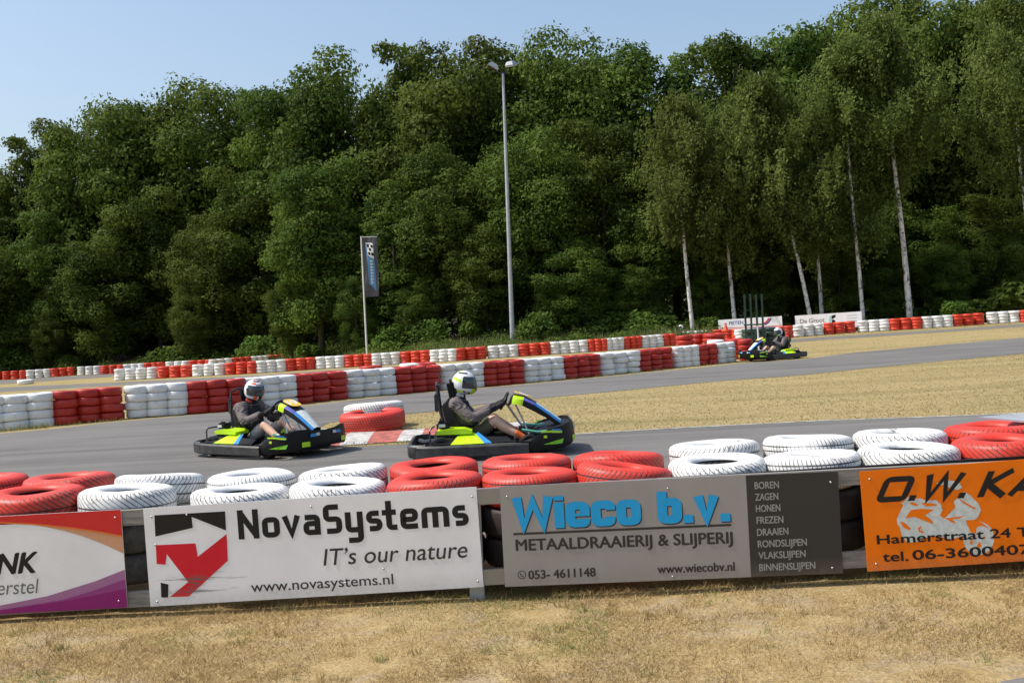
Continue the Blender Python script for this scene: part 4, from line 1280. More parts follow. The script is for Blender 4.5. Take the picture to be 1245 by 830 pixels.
# square shouldered stroke letters: cap height 1, x height X
def glyphs(X, w, rd):
    h = w / 2
    def S(W_, T): return [([(W_ - h, T - h), (h, T - h), (h, T * 0.5), (W_ - h, T * 0.5), (W_ - h, h), (h, h)], False)]
    return {
        'N': (0.66, [([(h, 0), (h, 1)], False), ([(h, 1 - h), (0.66 - h, h)], False), ([(0.66 - h, 0), (0.66 - h, 1)], False)]),
        'o': (0.56, [([(h, h), (0.56 - h, h), (0.56 - h, X - h), (h, X - h)], True)]),
        'v': (0.54, [([(h * 0.7, X), (0.27, h * 0.8), (0.54 - h * 0.7, X)], False)]),
        'a': (0.54, [([(0.06, X - h), (0.54 - h, X - h), (0.54 - h, 0)], False), ([(0.54 - h, X * 0.56), (h, X * 0.56), (h, h), (0.54 - h, h)], False)]),
        'S': (0.58, S(0.58, 1.0)),
        's': (0.50, S(0.50, X)),
        'y': (0.56, [([(h, X), (h, h), (0.56 - h, h)], False), ([(0.56 - h, X), (0.56 - h, -0.26), (0.08, -0.26)], False)]),
        't': (0.36, [([(h + 0.02, 1), (h + 0.02, h), (0.36, h)], False), ([(-0.10, X - h), (0.34, X - h)], False)]),
        'e': (0.56, [([(h, X * 0.47), (0.56 - h, X * 0.47), (0.56 - h, X - h), (h, X - h), (h, h), (0.54, h)], False)]),
        'm': (0.86, [([(h, 0), (h, X - h), (0.86 - h, X - h), (0.86 - h, 0)], False), ([(0.43, X - h), (0.43, 0)], False)]),
        'O': (1.05, [([(h, h), (1.05 - h, h), (1.05 - h, 1 - h), (h, 1 - h)], True)]),
        'W': (1.30, [([(h * 0.8, 1), (0.36, h * 0.6), (0.65, 1 - h * 0.6), (0.94, h * 0.6), (1.30 - h * 0.8, 1)], False)]),
        'K': (0.95, [([(h, 0), (h, 1)], False), ([(0.95 - h, 1), (h * 1.6, 0.50), (0.98 - h, 0)], False)]),
        'A': (1.05, [([(h * 0.6, 0), (0.525, 1 - h * 0.6), (1.05 - h * 0.6, 0)], False), ([(0.25, 0.27), (0.80, 0.27)], False)]),
        'i': (w, [([(h, 0), (h, X)], False), ([(h, X + 0.06), (h, 1.0)], False)]),
        'c': (0.56, [([(0.56 - h, X * 0.62), (0.56 - h, X - h), (h, X - h), (h, h), (0.56 - h, h), (0.56 - h, X * 0.38)], False)]),
        'b': (0.58, [([(h, h), (0.58 - h, h), (0.58 - h, X - h), (h, X - h)], True), ([(h, h), (h, 1.0)], False)]),
        '.': (w, [([(h, 0), (h, w)], False)]),
        ' ': (0.30, []),
    }
def stroke_text(fl, body, p0, p1, cap, y, mat, w, X=0.74, rd=0.14, shear=0.0, gap=0.10, special=None):
    g = glyphs(X, w, rd)
    if special: g.update(special)
    tot = sum(g[c][0] for c in body) + gap * (len(body) - 1)
    kx = (p1[0] - p0[0]) / tot
    k = (p1[1] - p0[1]) / (p1[0] - p0[0])
    x = 0.0
    for c in body:
        def xf(p, x=x):
            a = (x + p[0]) * kx + p[1] * cap * shear
            return (p0[0] + a, p0[1] + a * k + p[1] * cap)
        for q, (pts, cl, *wm) in enumerate(g[c][1]):
            fl.stroke(pts, w * (wm[0] if wm else 1), y + 0.0003 * q, mat, rd if c not in 'NvWKA' else 0, cl, xf)
        x += g[c][0] + gap

# ------------------------------------------------------------------ sign boards on the front barrier
class Board:
    def __init__(s, TL, TR, BR, BL, w_over=None, h_over=None, depth=fplane):
        s.px = [TL, TR, BR, BL]
        bl, br, tl, tr = at(*BL, depth(BL[0])), at(*BR, depth(BR[0])), at(*TL, depth(TL[0])), at(*TR, depth(TR[0]))
        X = br - bl; s.w = np.linalg.norm(X); X = X / s.w
        Z = (tl - bl) + (tr - br); Z = Z - X * (Z @ X); s.h = np.linalg.norm(Z) / 2; Z = Z / np.linalg.norm(Z)
        Yv = np.cross(Z, X)
        s.M = Matrix(((X[0], Yv[0], Z[0], bl[0]), (X[1], Yv[1], Z[1], bl[1]), (X[2], Yv[2], Z[2], bl[2]), (0, 0, 0, 1)))
        s.o, s.X, s.Z, s.N = bl, X, Z, Yv
    def loc(s, u, v):                          # picture pixel -> metres on the board
        d = ray(u, v)
        e = np.array([0, 0, EYE])
        t = ((s.o - e) @ s.N) / (d @ s.N)
        p = e + d * t - s.o
        return (float(p @ s.X), float(p @ s.Z))
    def root(s, name, label, cat, mat, x0=0.0, x1=None, th=0.006):
        bm = bmesh.new()
        x1 = s.w if x1 is None else x1
        box(bm, ((x0 + x1) / 2, th / 2, s.h / 2), (x1 - x0, th, s.h))
        o = bm_obj(name, bm, mat)
        o.matrix_world = s.M
        return tag(o, label, cat)
def screws(bd, root, pts):
    for u, v in pts:
        x, z = bd.loc(u, v)
        bm = bmesh.new()
        lathe(bm, [(0.0001, -0.006), (0.004, -0.005), (0.0065, -0.002), (0.007, 0.0), (0.0001, 0.0)], 12, False)
        bmesh.ops.rotate(bm, cent=(0, 0, 0), matrix=Matrix.Rotation(radians(-90), 3, 'X'), verts=bm.verts)
        bmesh.ops.translate(bm, vec=(x, 0.0, z), verts=bm.verts)
        bmesh.ops.recalc_face_normals(bm, faces=bm.faces[:])
        bm_obj('screw', bm, M['steel'], root, True)

# -- red and purple sign, cut off by the left edge
bd = Board((-254, 643.5), (152, 617), (155, 738), (-251, 759))
r = bd.root('advertising_board', 'grey white sign with red and purple swooshes, cut by the left edge', 'sign', M['board_white'])
O = lambda x, y: bd.loc(x / 5.19, 595 + y / 5.19)
fl = Flat()
ell = lambda pts: [O(*p) for p in pts]
band = [(-1250, 330), (-900, 262), (-500, 218), (0, 203), (200, 212), (430, 234), (600, 258), (782, 288)]
top = [(0, 0)]
W0, H0 = bd.w, bd.h
bp = ell(band)
bp[0] = (0.0, bp[0][1]); bp[-1] = (W0 - 0.0005, bp[-1][1])
fl.poly([(0.0005, H0 - 0.0005), (0.0005, bp[0][1])] + bp[1:] + [(W0 - 0.0005, H0 - 0.0005)], 0.0012, 'sign_red')
b2 = ell([(0, 211), (200, 222), (430, 246), (600, 270), (782, 300)])
b2[-1] = (W0 - 0.0005, b2[-1][1])
fl.poly(bp[3:] + b2[::-1], 0.0016, 'sign_orange_line')
b3 = ell([(250, 227), (400, 258), (520, 292), (660, 345), (785, 402)])
b3[-1] = (W0 - 0.0005, b3[-1][1])
fl.poly([b2[1]] + b3 + b2[::-1][:3], 0.0008, 'sign_tan')
l1 = ell([(-900, 700), (-400, 742), (0, 730), (300, 670), (600, 577), (788, 503)]); l1[-1] = (W0 - 0.0005, l1[-1][1])
l2 = ell([(-900, 730), (-400, 765), (0, 757), (400, 692), (600, 632), (790, 563)]); l2[-1] = (W0 - 0.0005, l2[-1][1])
l3 = ell([(-900, 765), (-400, 790), (0, 762), (400, 702), (600, 665), (790, 622)]); l3[-1] = (W0 - 0.0005, l3[-1][1])
l1[0] = (0.0005, l1[0][1]); l2[0] = (0.0005, l2[0][1]); l3[0] = (0.0005, l3[0][1])
fl.poly(l1 + l2[::-1], 0.0008, 'sign_lilac')
fl.poly(l2 + [(W0 - 0.0005, l3[-1][1])] + l3[::-1][1:], 0.0008, 'sign_plum') if False else None
fl.poly(l2 + [(W0 - 0.0005, 0.0005), (0.0005, 0.0005)], 0.0012, 'sign_plum')
fl.poly(l3[2:] + [(W0 - 0.0005, 0.0005), (l3[2][0], 0.0005)], 0.0016, 'sign_magenta')
fl.build('swoosh_print', r)
fl = Flat()
fl.text('INK', O(-62, 537), O(241, 519), 0.124, 0.0012, 'ink', 0.035, 0.28)
fl.build('lettering', r)
fl = Flat()
fl.text('herstel', O(-75, 667), O(250, 650), 0.088, 0.0012, 'ink_grey', 0.0, 0.20)
fl.build('lettering', r)
screws(bd, r, [(140, 628.7), (144.5, 730)])

# -- white sign with the arrow logo
bd = Board((178, 617), (581, 592), (588, 713), (183, 737))
r = bd.root('advertising_board', 'white sign with black and red arrow logo and rubber smears', 'sign', M['board_smear'])
O = lambda x, y: bd.loc(x / 3.89, 560 + y / 3.89)
fl = Flat()
fl.poly([O(*p) for p in [(730, 257), (1065, 238), (1069, 328), (906, 264), (912, 316), (735, 357)]], 0.0012, 'ink')
fl.poly([O(*p) for p in [(737, 398), (925, 389), (935, 453), (1072, 345), (1078, 471), (893, 640), (803, 643), (890, 572), (789, 440), (783, 490), (741, 487)]], 0.0012, 'sign_crimson')
fl.poly([O(*p) for p in [(760, 575), (797, 583), (795, 645), (763, 645)]], 0.0012, 'ink')
fl.build('arrow_logo', r)
fl = Flat()
stroke_text(fl, 'NovaSystems', bd.loc(290.5, 655.5), bd.loc(570.5, 638.2), 0.178, 0.0012, 'ink', 0.185, 0.70, 0.13)
fl.build('lettering', r)
fl = Flat()
fl.text('IT’s our nature', bd.loc(393.5, 687), bd.loc(568.8, 677), 0.099, 0.0012, 'ink_brown', 0.004, 0.18)
fl.build('lettering', r)
fl = Flat()
fl.text('www.novasystems.nl', bd.loc(305.7, 719.2), bd.loc(478.5, 709.4), 0.062, 0.0012, 'ink_brown', 0.006)
fl.build('lettering', r)
screws(bd, r, [(184, 628), (189, 662), (191, 731), (227, 625.5), (378, 615.5), (574, 603.5), (581, 706), (466, 691), (420, 708)])

# -- grey metal working sign
bd = Board((609, 591), (1020, 572.5), (1025, 696.5), (614, 713))
r = bd.root('advertising_board', 'silver grey sign with sky blue name and dark list panel', 'sign', M['board_silver'])
O = lambda x, y: bd.loc(590 + x / 3.89, 560 + y / 3.89)
Q = lambda x, y: bd.loc(890 + x / 3.507, 500 + y / 3.507)
xl, xr = (Q(60, 280)[0] + Q(80, 705)[0]) / 2, bd.w
fl = Flat()
fl.poly([(xl, 0.0005), (xr - 0.0005, 0.0005), (xr - 0.0005, bd.h - 0.0005), (xl, bd.h - 0.0005)], 0.0008, 'board_dark')
fl.build('list_panel', r)
heavy = {'W': (1.02, [([(0.10, 1.0), (0.26, 0.09), (0.51, 0.86), (0.76, 0.09), (0.92, 1.0)], False)]),
         'v': (0.62, [([(0.11, 0.82), (0.31, 0.10), (0.51, 0.82)], False)]),
         'i': (0.26, [([(0.13, 0), (0.13, 0.80)], False), ([(0.13, 0.86), (0.13, 1.0)], False)]),
         'o': (0.62, [([(0.125, 0.125), (0.495, 0.125), (0.495, 0.675), (0.125, 0.675)], True)]),
         'b': (0.62, [([(0.125, 0.125), (0.495, 0.125), (0.495, 0.675), (0.125, 0.675)], True), ([(0.125, 0.60), (0.125, 1.0)], False)]),
         'c': (0.62, [([(0.495, 0.50), (0.495, 0.675), (0.125, 0.675), (0.125, 0.125), (0.495, 0.125), (0.495, 0.30)], False)]),
         'e': (0.62, [([(0.495, 0.34), (0.495, 0.675), (0.125, 0.675), (0.125, 0.125), (0.495, 0.125), (0.495, 0.26)], False), ([(0.20, 0.385), (0.60, 0.385)], False, 0.36)]),
         ' ': (0.36, [])}
fl = Flat()
for dx, dz, y, mt in ((0.006, -0.007, 0.0008, 'ink_brown'), (0, 0, 0.0020, 'ink_blue')):
    a, b_ = O(136, 325), O(1160, 285)
    stroke_text(fl, 'Wieco b.v.', (a[0] + dx, a[1] + dz), (b_[0] + dx, b_[1] + dz), 0.192, y, mt, 0.25, 0.80, 0.12, 0.0, 0.03, heavy)
fl.build('lettering', r)
fl = Flat()
fl.stroke([O(133, 346), O(1163, 302)], 0.014, 0.0012, 'ink_brown')
fl.build('underline', r)
fl = Flat()
fl.text('METAALDRAAIERIJ & SLIJPERIJ', O(147, 424), O(1170, 388), 0.066, 0.0012, 'ink_brown', 0.032)
fl.build('lettering', r)
fl = Flat()
c = O(173, 538)
fl.stroke([(c[0] + 0.023 * cos(t), c[1] + 0.023 * sin(t)) for t in np.linspace(0, 2 * pi, 25)[:-1]], 0.0045, 0.0012, 'ink_brown', 0, True)
fl.stroke([(c[0] - 0.009, c[1] + 0.011), (c[0] - 0.007, c[1]), (c[0] + 0.001, c[1] - 0.008), (c[0] + 0.011, c[1] - 0.009)], 0.006, 0.0012, 'ink_brown', 0.006)
fl.build('telephone_icon', r)
fl = Flat()
fl.text('053- 4611148', O(206, 558), O(522, 544), 0.050, 0.0012, 'ink_brown', 0.03)
fl.build('lettering', r)
fl = Flat()
fl.text('www.wiecobv.nl', O(816, 531), O(1180, 517), 0.050, 0.0012, 'ink_brown', 0.03)
fl.build('lettering', r)
for t, x0, x1, y0 in (('BOREN', 97, 200, 330), ('ZAGEN', 100, 197, 379), ('HONEN', 103, 206, 428), ('FREZEN', 106, 219, 478), ('DRAAIEN', 108, 240, 529), ('RONDSLIJPEN', 111, 319, 579), ('VLAKSLIJPEN', 114, 314, 628), ('BINNENSLIJPEN', 117, 355, 679)):
    fl = Flat()
    fl.text(t, Q(x0, y0), Q(x1, y0 - (x1 - x0) * 0.045), 0.040, 0.0016, 'ink_pale', 0.02)
    fl.build('list_lettering', r)
screws(bd, r, [(616.5, 603.5), (812, 593.5), (818, 700.5), (1010, 586), (1012, 690)])

# -- orange motorcycle sign, cut off by the right edge
bd = Board((1046, 571), (1450, 545), (1459, 667), (1055, 694.5))
r = bd.root('advertising_board', 'bright orange sign with pale motorcycle picture, cut by the right edge', 'sign', M['board_orange'])
O = lambda x, y: bd.loc(1040 + x / 5.53, 550 + y / 5.53)
fl = Flat()
bike = [(278, 445), (300, 400), (322, 352), (308, 340), (335, 318), (350, 296), (400, 312), (430, 305), (480, 322), (545, 318), (575, 350), (586, 385), (570, 418), (596, 443), (640, 400), (672, 365), (660, 330), (700, 290), (735, 262), (770, 285), (825, 340), (845, 385), (818, 440), (790, 452), (742, 452), (752, 490), (785, 530), (800, 575), (740, 600), (718, 560), (640, 582), (560, 560), (480, 570), (410, 600), (350, 606), (312, 560), (300, 505), (282, 480)]
fl.poly([O(*p) for p in bike], 0.0008, 'pale')
wh = [(828 + 104 * cos(t), 575 + 112 * sin(t)) for t in np.linspace(0, 2 * pi, 33)[:-1]]
fl.poly([O(*p) for p in wh], 0.0011, 'pale')
head = [(545, 205), (600, 182), (660, 190), (700, 205), (718, 235), (690, 250), (640, 240), (600, 215), (560, 220)]
fl.poly([O(*p) for p in head], 0.0008, 'pale')
for cut in ([(335, 440), (372, 385), (440, 376), (528, 382), (468, 420), (512, 452), (525, 478), (450, 452), (400, 430)], [(300, 458), (330, 470), (375, 510), (360, 520), (318, 500)],
            [(380, 330), (425, 350), (410, 358), (360, 342)], [(470, 335), (545, 345), (548, 355), (480, 362), (440, 340)], [(565, 420), (600, 395), (600, 330), (640, 318), (672, 365), (640, 392), (590, 438)],
            [(690, 305), (760, 345), (808, 372), (800, 380), (720, 335)], [(600, 440), (640, 436), (735, 424), (700, 440), (650, 448), (680, 472), (655, 470)],
            [(745, 455), (790, 450), (850, 470), (905, 510), (850, 490), (815, 500), (810, 545), (770, 530)], [(420, 505), (445, 490), (440, 505), (432, 520), (460, 530), (455, 540), (425, 532)],
            [(770, 590), (790, 585), (785, 620), (772, 615)], [(835, 595), (850, 625), (828, 640), (812, 632)], [(862, 560), (880, 570), (862, 580)]):
    fl.poly([O(*p) for p in cut], 0.0015, 'board_orange')
fl.build('motorcycle_print', r)
fl = Flat()
stroke_text(fl, 'O.W. KA', O(128, 337), O(1235, 277), 0.148, 0.0024, 'ink', 0.22, 0.74, 0.16, 0.52, 0.07)
fl.build('lettering', r)
fl = Flat()
fl.text('Hamerstraat 24 T', O(148, 614), O(1172, 560), 0.052, 0.0024, 'ink', 0.032)
fl.build('lettering', r)
fl = Flat()
fl.text('tel.', O(187, 731), O(355, 724), 0.054, 0.0024, 'ink', 0.032)
fl.text('06-3600407', O(388, 718), O(1180, 677), 0.054, 0.0024, 'ink', 0.035)
fl.build('lettering', r)
screws(bd, r, [(1057.3, 582.2), (1065.3, 685.2)])

# -- the barrier that carries the boards
def along(u, v, dy): return at(u, v, fplane(u) + dy)
def plank(bm, u0, v0, u1, v1, hgt, th, dy, mi=0):
    a, b_ = along(u0, v0, dy), along(u1, v1, dy)
    q = [(a[0], a[1], a[2]), (b_[0], b_[1], b_[2])]
    for p in q: pass
    vs = []
    for p in q:
        for oy in (0, th):
            for oz in (0, -hgt): vs.append(bm.verts.new((p[0], p[1] + oy, p[2] + oz)))
    a0, a1, a2, a3, b0, b1, b2, b3 = vs
    for f in ((a0, a1, b1, b0), (a2, b2, b3, a3), (a0, b0, b2, a2), (a1, a3, b3, b1), (a0, a2, a3, a1), (b0, b1, b3, b2)):
        bm.faces.new(f).material_index = mi
bar = empty('barrier', tuple(along(588, 738, 0.05)))
tag(bar, 'low barrier of grey planks and posts that carries the sign boards', 'barrier')
bm = bmesh.new(); plank(bm, -260, 647, 350, 607.5, 0.094, 0.045, 0.012)
k = bm_obj('top_rail', bm, M['wood']); k.parent = bar
bm2 = bmesh.new(); plank(bm2, -260, 745, 350, 708, 0.094, 0.045, 0.012)
k2 = bm_obj('bottom_rail', bm2, M['wood'])
bm3 = bmesh.new(); plank(bm3, 350.5, 607.5, 800, 582, 0.094, 0.045, 0.012)
k3 = bm_obj('top_rail', bm3, M['plate'])
bm4 = bmesh.new(); plank(bm4, 350.5, 705.5, 800, 680.5, 0.094, 0.045, 0.012)
k4 = bm_obj('bottom_rail', bm4, M['plate'])
bm5 = bmesh.new(); plank(bm5, 800.5, 582, 1460, 549, 0.094, 0.045, 0.012)
k5 = bm_obj('top_rail', bm5, M['wood'])
bm6 = bmesh.new(); plank(bm6, 800.5, 684, 1460, 648, 0.094, 0.045, 0.012)
k6 = bm_obj('bottom_rail', bm6, M['wood'])
bm7 = bmesh.new(); plank(bm7, 800.5, 581, 1460, 541.5, 0.028, 0.018, 0.062)
k7 = bm_obj('edge_strip', bm7, M['black'])
ks = [k, k2, k3, k4, k5, k6, k7]
def post(u, v0, dy, w=0.09, mat='galv'):
    p = along(u, v0, dy)
    g = zt(p[0], p[1])
    bm = bmesh.new()
    ht = at(u, v0 - 134, p[1])[2] - g
    box(bm, (p[0], p[1], g + ht / 2 - 0.1), (w, 0.06, ht + 0.2), None, 0.006)
    ks.append(bm_obj('post', bm, M[mat]))
post(581, 737, 0.092)
post(-130, 766, 0.092); post(1330, 692, 0.092)
inv = Matrix.Translation(bar.location).inverted()
for q in ks:
    q.data.transform(inv)
    q.parent = bar
# ------------------------------------------------------------------ go karts and drivers (x forward, y left, z up, origin on the ground)
def band(bm, path, prof, mi=0, closed=False):
    """sweep a profile (offset outwards, z, as functions of t) along a plan path"""
    n = len(path)
    P = [np.array(p, float) for p in path]
    rings = []
    for i in range(n):
        d = P[min(i + 1, n - 1)] - P[max(i - 1, 0)]
        d /= np.linalg.norm(d)
        o = np.array([d[1], -d[0]])           # right of travel
        rings.append([bm.verts.new((P[i][0] + o[0] * q[0], P[i][1] + o[1] * q[0], q[1])) for q in prof(i / (n - 1))])
    m = len(rings[0])
    for i in range(n - 1):
        for k in range(m):
            f = bm.faces.new((rings[i][k], rings[i + 1][k], rings[i + 1][(k + 1) % m], rings[i][(k + 1) % m]))
            f.material_index = mi
    bm.faces.new(rings[0]).material_index = mi
    bm.faces.new(rings[-1][::-1]).material_index = mi
def flatpiece(bm, pts, th=0.004, mi=0):
    """thin plate: pts are 3D, extruded along its normal"""
    P = [Vector(p) for p in pts]
    nrm = (P[1] - P[0]).cross(P[2] - P[0]).normalized()
    a = [bm.verts.new(p) for p in P]
    b = [bm.verts.new(p + nrm * th) for p in P]
    n = len(P)
    fs = [bm.faces.new(a[::-1]), bm.faces.new(b)] + [bm.faces.new((a[i], a[(i + 1) % n], b[(i + 1) % n], b[i])) for i in range(n)]
    for f in fs: f.material_index = mi
def fin(bm, name, mats, parent, smooth=True, ang=35):
    bmesh.ops.recalc_face_normals(bm, faces=bm.faces[:])
    return bm_obj(name, bm, mats, parent, smooth, ang)
def wheel_mesh(R, w, bm, part):
    h = w / 2
    if part == 'tyre':
        pr = [(R * 0.55, -h * 0.85), (R * 0.72, -h), (R * 0.93, -h * 0.92), (R, -h * 0.7), (R, h * 0.7), (R * 0.93, h * 0.92), (R * 0.72, h), (R * 0.55, h * 0.85), (R * 0.5, 0)]
    else:
        pr = [(0.0001, -h * 0.5), (R * 0.25, -h * 0.55), (R * 0.42, -h * 0.6), (R * 0.54, -h * 0.8), (R * 0.5, -h * 0.3), (R * 0.5, h * 0.3), (R * 0.54, h * 0.8), (R * 0.42, h * 0.6), (R * 0.25, h * 0.55), (0.0001, h * 0.5)]
    lathe(bm, pr, 28, part == 'tyre')
    bmesh.ops.rotate(bm, cent=(0, 0, 0), matrix=Matrix.Rotation(radians(90), 3, 'X'), verts=bm.verts)
def make_kart(number):
    k = empty('go_kart')
    # floor tray and tubular frame
    bm = bmesh.new()
    prism(bm, [(-0.30, -0.34), (0.50, -0.34), (0.80, -0.22), (0.80, 0.22), (0.50, 0.34), (-0.30, 0.34)], 0.055, 0.062)
    fin(bm, 'floor_tray', M['dark_metal'], k, False)
    bm = bmesh.new()
    for s in (-1, 1):
        tube(bm, [(-0.85, s * 0.30, 0.12), (-0.4, s * 0.34, 0.09), (0.3, s * 0.35, 0.08), (0.6, s * 0.28, 0.08), (0.88, s * 0.20, 0.09)], 0.016, 8)
        tube(bm, [(-0.45, s * 0.34, 0.10), (-0.45, s * 0.60, 0.13), (0.28, s * 0.60, 0.13), (0.28, s * 0.35, 0.10)], 0.013, 8)
        tube(bm, [(0.42, s * 0.30, 0.09), (0.42, s * 0.56, 0.12)], 0.014, 8)
    tube(bm, [(-0.85, -0.30, 0.12), (-0.85, 0.30, 0.12)], 0.016, 8)
    tube(bm, [(0.88, -0.20, 0.09), (0.88, 0.20, 0.09)], 0.016, 8)
    tube(bm, [(-0.62, -0.58, 0.14), (-0.62, 0.58, 0.14)], 0.020, 8)
    fin(bm, 'frame', M['dark_metal'], k)
    # wheels
    for x, y, R, w in ((-0.62, -0.49, 0.14, 0.20), (-0.62, 0.49, 0.14, 0.20), (0.44, -0.52, 0.13, 0.13), (0.44, 0.52, 0.13, 0.13)):
        bm = bmesh.new(); wheel_mesh(R, w, bm, 'tyre')
        wo = fin(bm, 'wheel', M['black'], k)
        wo.location = (x, y, R)
        bm = bmesh.new(); wheel_mesh(R, w, bm, 'rim')
        fin(bm, 'rim', M['steel'], wo)
    # side bumpers: tall scuffed plastic walls between the wheels
    for s in (-1, 1):
        path = [(-0.93, 0.60), (-0.80, 0.665), (-0.60, 0.69), (-0.30, 0.695), (0.0, 0.695), (0.25, 0.69), (0.42, 0.675)]
        bm = bmesh.new()
        def pr(t, s=s): 
            hi = 0.195 - 0.015 * t
            return [(0.0, 0.045), (0.02, 0.06), (0.020, hi - 0.02), (0.005, hi), (-0.035, hi), (-0.045, hi - 0.03), (-0.03, 0.045)]
        if s < 0: band(bm, [(x, -y) for x, y in path], pr)
        else: band(bm, [(x, y) for x, y in path[::-1]], pr)
        sb = fin(bm, 'side_bumper', M['scuffed'], k)
        # sloping fairing above the side bumper: lime, then blue, then lime edge
        bm = bmesh.new()
        def quad(p, mi): flatpiece(bm, p if s < 0 else p[::-1], 0.012, mi)
        Yo, Yi = -0.645, -0.34
        f = lambda x, q: (x, s * (-(Yo + (Yi - Yo) * q)), 0.188 + q * (0.125 - 0.03 * (x > 0)))
        quad([f(-0.50, 0), f(-0.10, 0), f(-0.20, 0.72), f(-0.26, 1.0), f(-0.37, 0.95)], 0)
        quad([f(-0.098, 0), f(-0.01, 0), f(-0.17, 0.85), f(-0.20, 0.72)], 1)
        quad([f(-0.008, 0), f(0.24, 0), f(0.18, 0.5), f(-0.10, 0.5)], 2)
        quad([f(-0.70, 0.05), f(-0.505, 0.0), f(-0.375, 0.95), (-0.44, s * 0.40, 0.27), (-0.68, s * 0.45, 0.25)], 2)
        fin(bm, 'side_fairing', [M['lime'], M['blue'], M['black']], k, False)
    # rear bumper
    bm = bmesh.new()
    path = [(-0.80, 0.62), (-0.92, 0.61), (-0.99, 0.54), (-1.01, 0.40), (-1.015, 0.0), (-1.01, -0.40), (-0.99, -0.54), (-0.92, -0.61), (-0.80, -0.62)]
    band(bm, path[::-1], lambda t: [(-0.005, 0.05), (-0.02, 0.07), (-0.02, 0.185), (0.0, 0.205), (0.03, 0.205), (0.03, 0.05)])
    rb = fin(bm, 'rear_bumper', M['scuffed'], k)
    # front bumper: black fairing round the nose, rising to the front corners
    path = [(0.28, -0.62), (0.40, -0.675), (0.60, -0.665), (0.80, -0.60), (0.93, -0.47), (0.985, -0.32), (1.0, -0.15), (1.005, 0.0)]
    full = path + [(x, -y) for x, y in path[-2::-1]]
    full = smooth_poly(full, 2, False)
    def top_at(t):
        q = min(t, 1 - t) * 2
        return float(np.interp(q, [0, 0.12, 0.30, 0.52, 0.66, 0.8, 1.0], [0.19, 0.22, 0.32, 0.375, 0.385, 0.355, 0.345]))
    bm = bmesh.new()
    lift = lambda t: 0.05 * min(1.0, max(0.0, (min(t, 1 - t) * 2 - 0.25) / 0.45))
    band(bm, full, lambda t: [(-0.015, 0.07 + lift(t)), (0.0, 0.09 + lift(t)), (0.012, 0.20), (-0.01, top_at(t)), (-0.03, top_at(t) - 0.004), (-0.035, 0.19), (-0.035, 0.075 + lift(t))])
    nose = fin(bm, 'front_bumper', M['black'], k)
    # upper deck of the nose, between the bumper and the front panel
    bm = bmesh.new()
    for s in (-1, 1):
        flatpiece(bm, ([(0.50, s * 0.20, 0.25), (0.62, s * 0.60, 0.28), (0.84, s * 0.48, 0.34), (0.955, s * 0.28, 0.345), (0.97, 0, 0.335), (0.62, 0, 0.30)] if s > 0 else [(0.50, s * 0.20, 0.25), (0.62, 0, 0.30), (0.97, 0, 0.335), (0.955, s * 0.28, 0.345), (0.84, s * 0.48, 0.34), (0.62, s * 0.60, 0.28)]), 0.01)
    fin(bm, 'nose_deck', M['black'], k, False)
    # stripes on the bumper: lime flash, green wedge, blue patch, dot
    for s in (-1, 1):
        def P3(x, z):
            xs_ = [p[0] for p in path]; ys_ = [-p[1] for p in path]
            y = float(np.interp(x, xs_, ys_)) + 0.016 - max(0, z - 0.20) * 0.11
            return (x, s * y, z)
        def dec(pts, mi):
            q = [P3(0.70 + (p[0] - 0.70) * 1.25, 0.225 + (p[1] - 0.225) * 1.25) for p in pts]
            bm = bmesh.new()
            flatpiece(bm, q if s < 0 else q[::-1], 0.003)
            fin(bm, 'bumper_sticker', M[('lime', 'blue', 'green')[mi]], nose, False)
        dec([(0.60, 0.275), (0.70, 0.272), (0.70, 0.290), (0.60, 0.290)], 0)
        dec([(0.702, 0.268), (0.80, 0.258), (0.805, 0.276), (0.702, 0.290)], 0)
        dec([(0.703, 0.2905), (0.803, 0.2775), (0.79, 0.297), (0.71, 0.301)], 1)
        dec([(0.625, 0.225), (0.655, 0.222), (0.655, 0.247), (0.625, 0.250)], 0)
        dec([(0.62, 0.165), (0.72, 0.160), (0.72, 0.188)], 2)
        dec([(0.722, 0.160), (0.80, 0.160), (0.815, 0.205), (0.722, 0.1885)], 2)
        for y0, y1, x0, x1, z0, z1, mi in ((0.43, 0.31, 0.951, 0.987, 0.150, 0.215, 0), (0.30, 0.20, 0.988, 0.999, 0.275, 0.315, 1), (0.198, 0.13, 0.999, 1.002, 0.280, 0.318, 3)):
            q = [(x0 + 0.014, s * y0, z0), (x1 + 0.012, s * y1, z0), (x1 + 0.010, s * y1, z1), (x0 + 0.008, s * (y0 - 0.01), z1)]
            bm = bmesh.new()
            flatpiece(bm, q if s < 0 else q[::-1], 0.003)
            fin(bm, 'bumper_sticker', M[('lime', 'blue', 'green', 'pale')[mi]], nose, False)
    # front panel: a spear from the steering wheel down to the nose
    prof = [(0.235, 0.665, 0.105), (0.27, 0.705, 0.13), (0.40, 0.675, 0.155), (0.55, 0.590, 0.13), (0.70, 0.475, 0.105), (0.84, 0.362, 0.085)]
    bm = bmesh.new()
    rows = []
    for i, (x, z, hw) in enumerate(prof):
        th = 0.055 if i < 4 else 0.03
        rows.append([bm.verts.new(p) for p in ((x - 0.02, -hw, z - th - 0.045), (x, -hw, z - 0.03), (x + 0.01, -hw * 0.72, z), (x + 0.013, 0, z + 0.012), (x + 0.01, hw * 0.72, z), (x, hw, z - 0.03), (x - 0.02, hw, z - th - 0.045), (x - 0.03, 0, z - th - 0.02))])
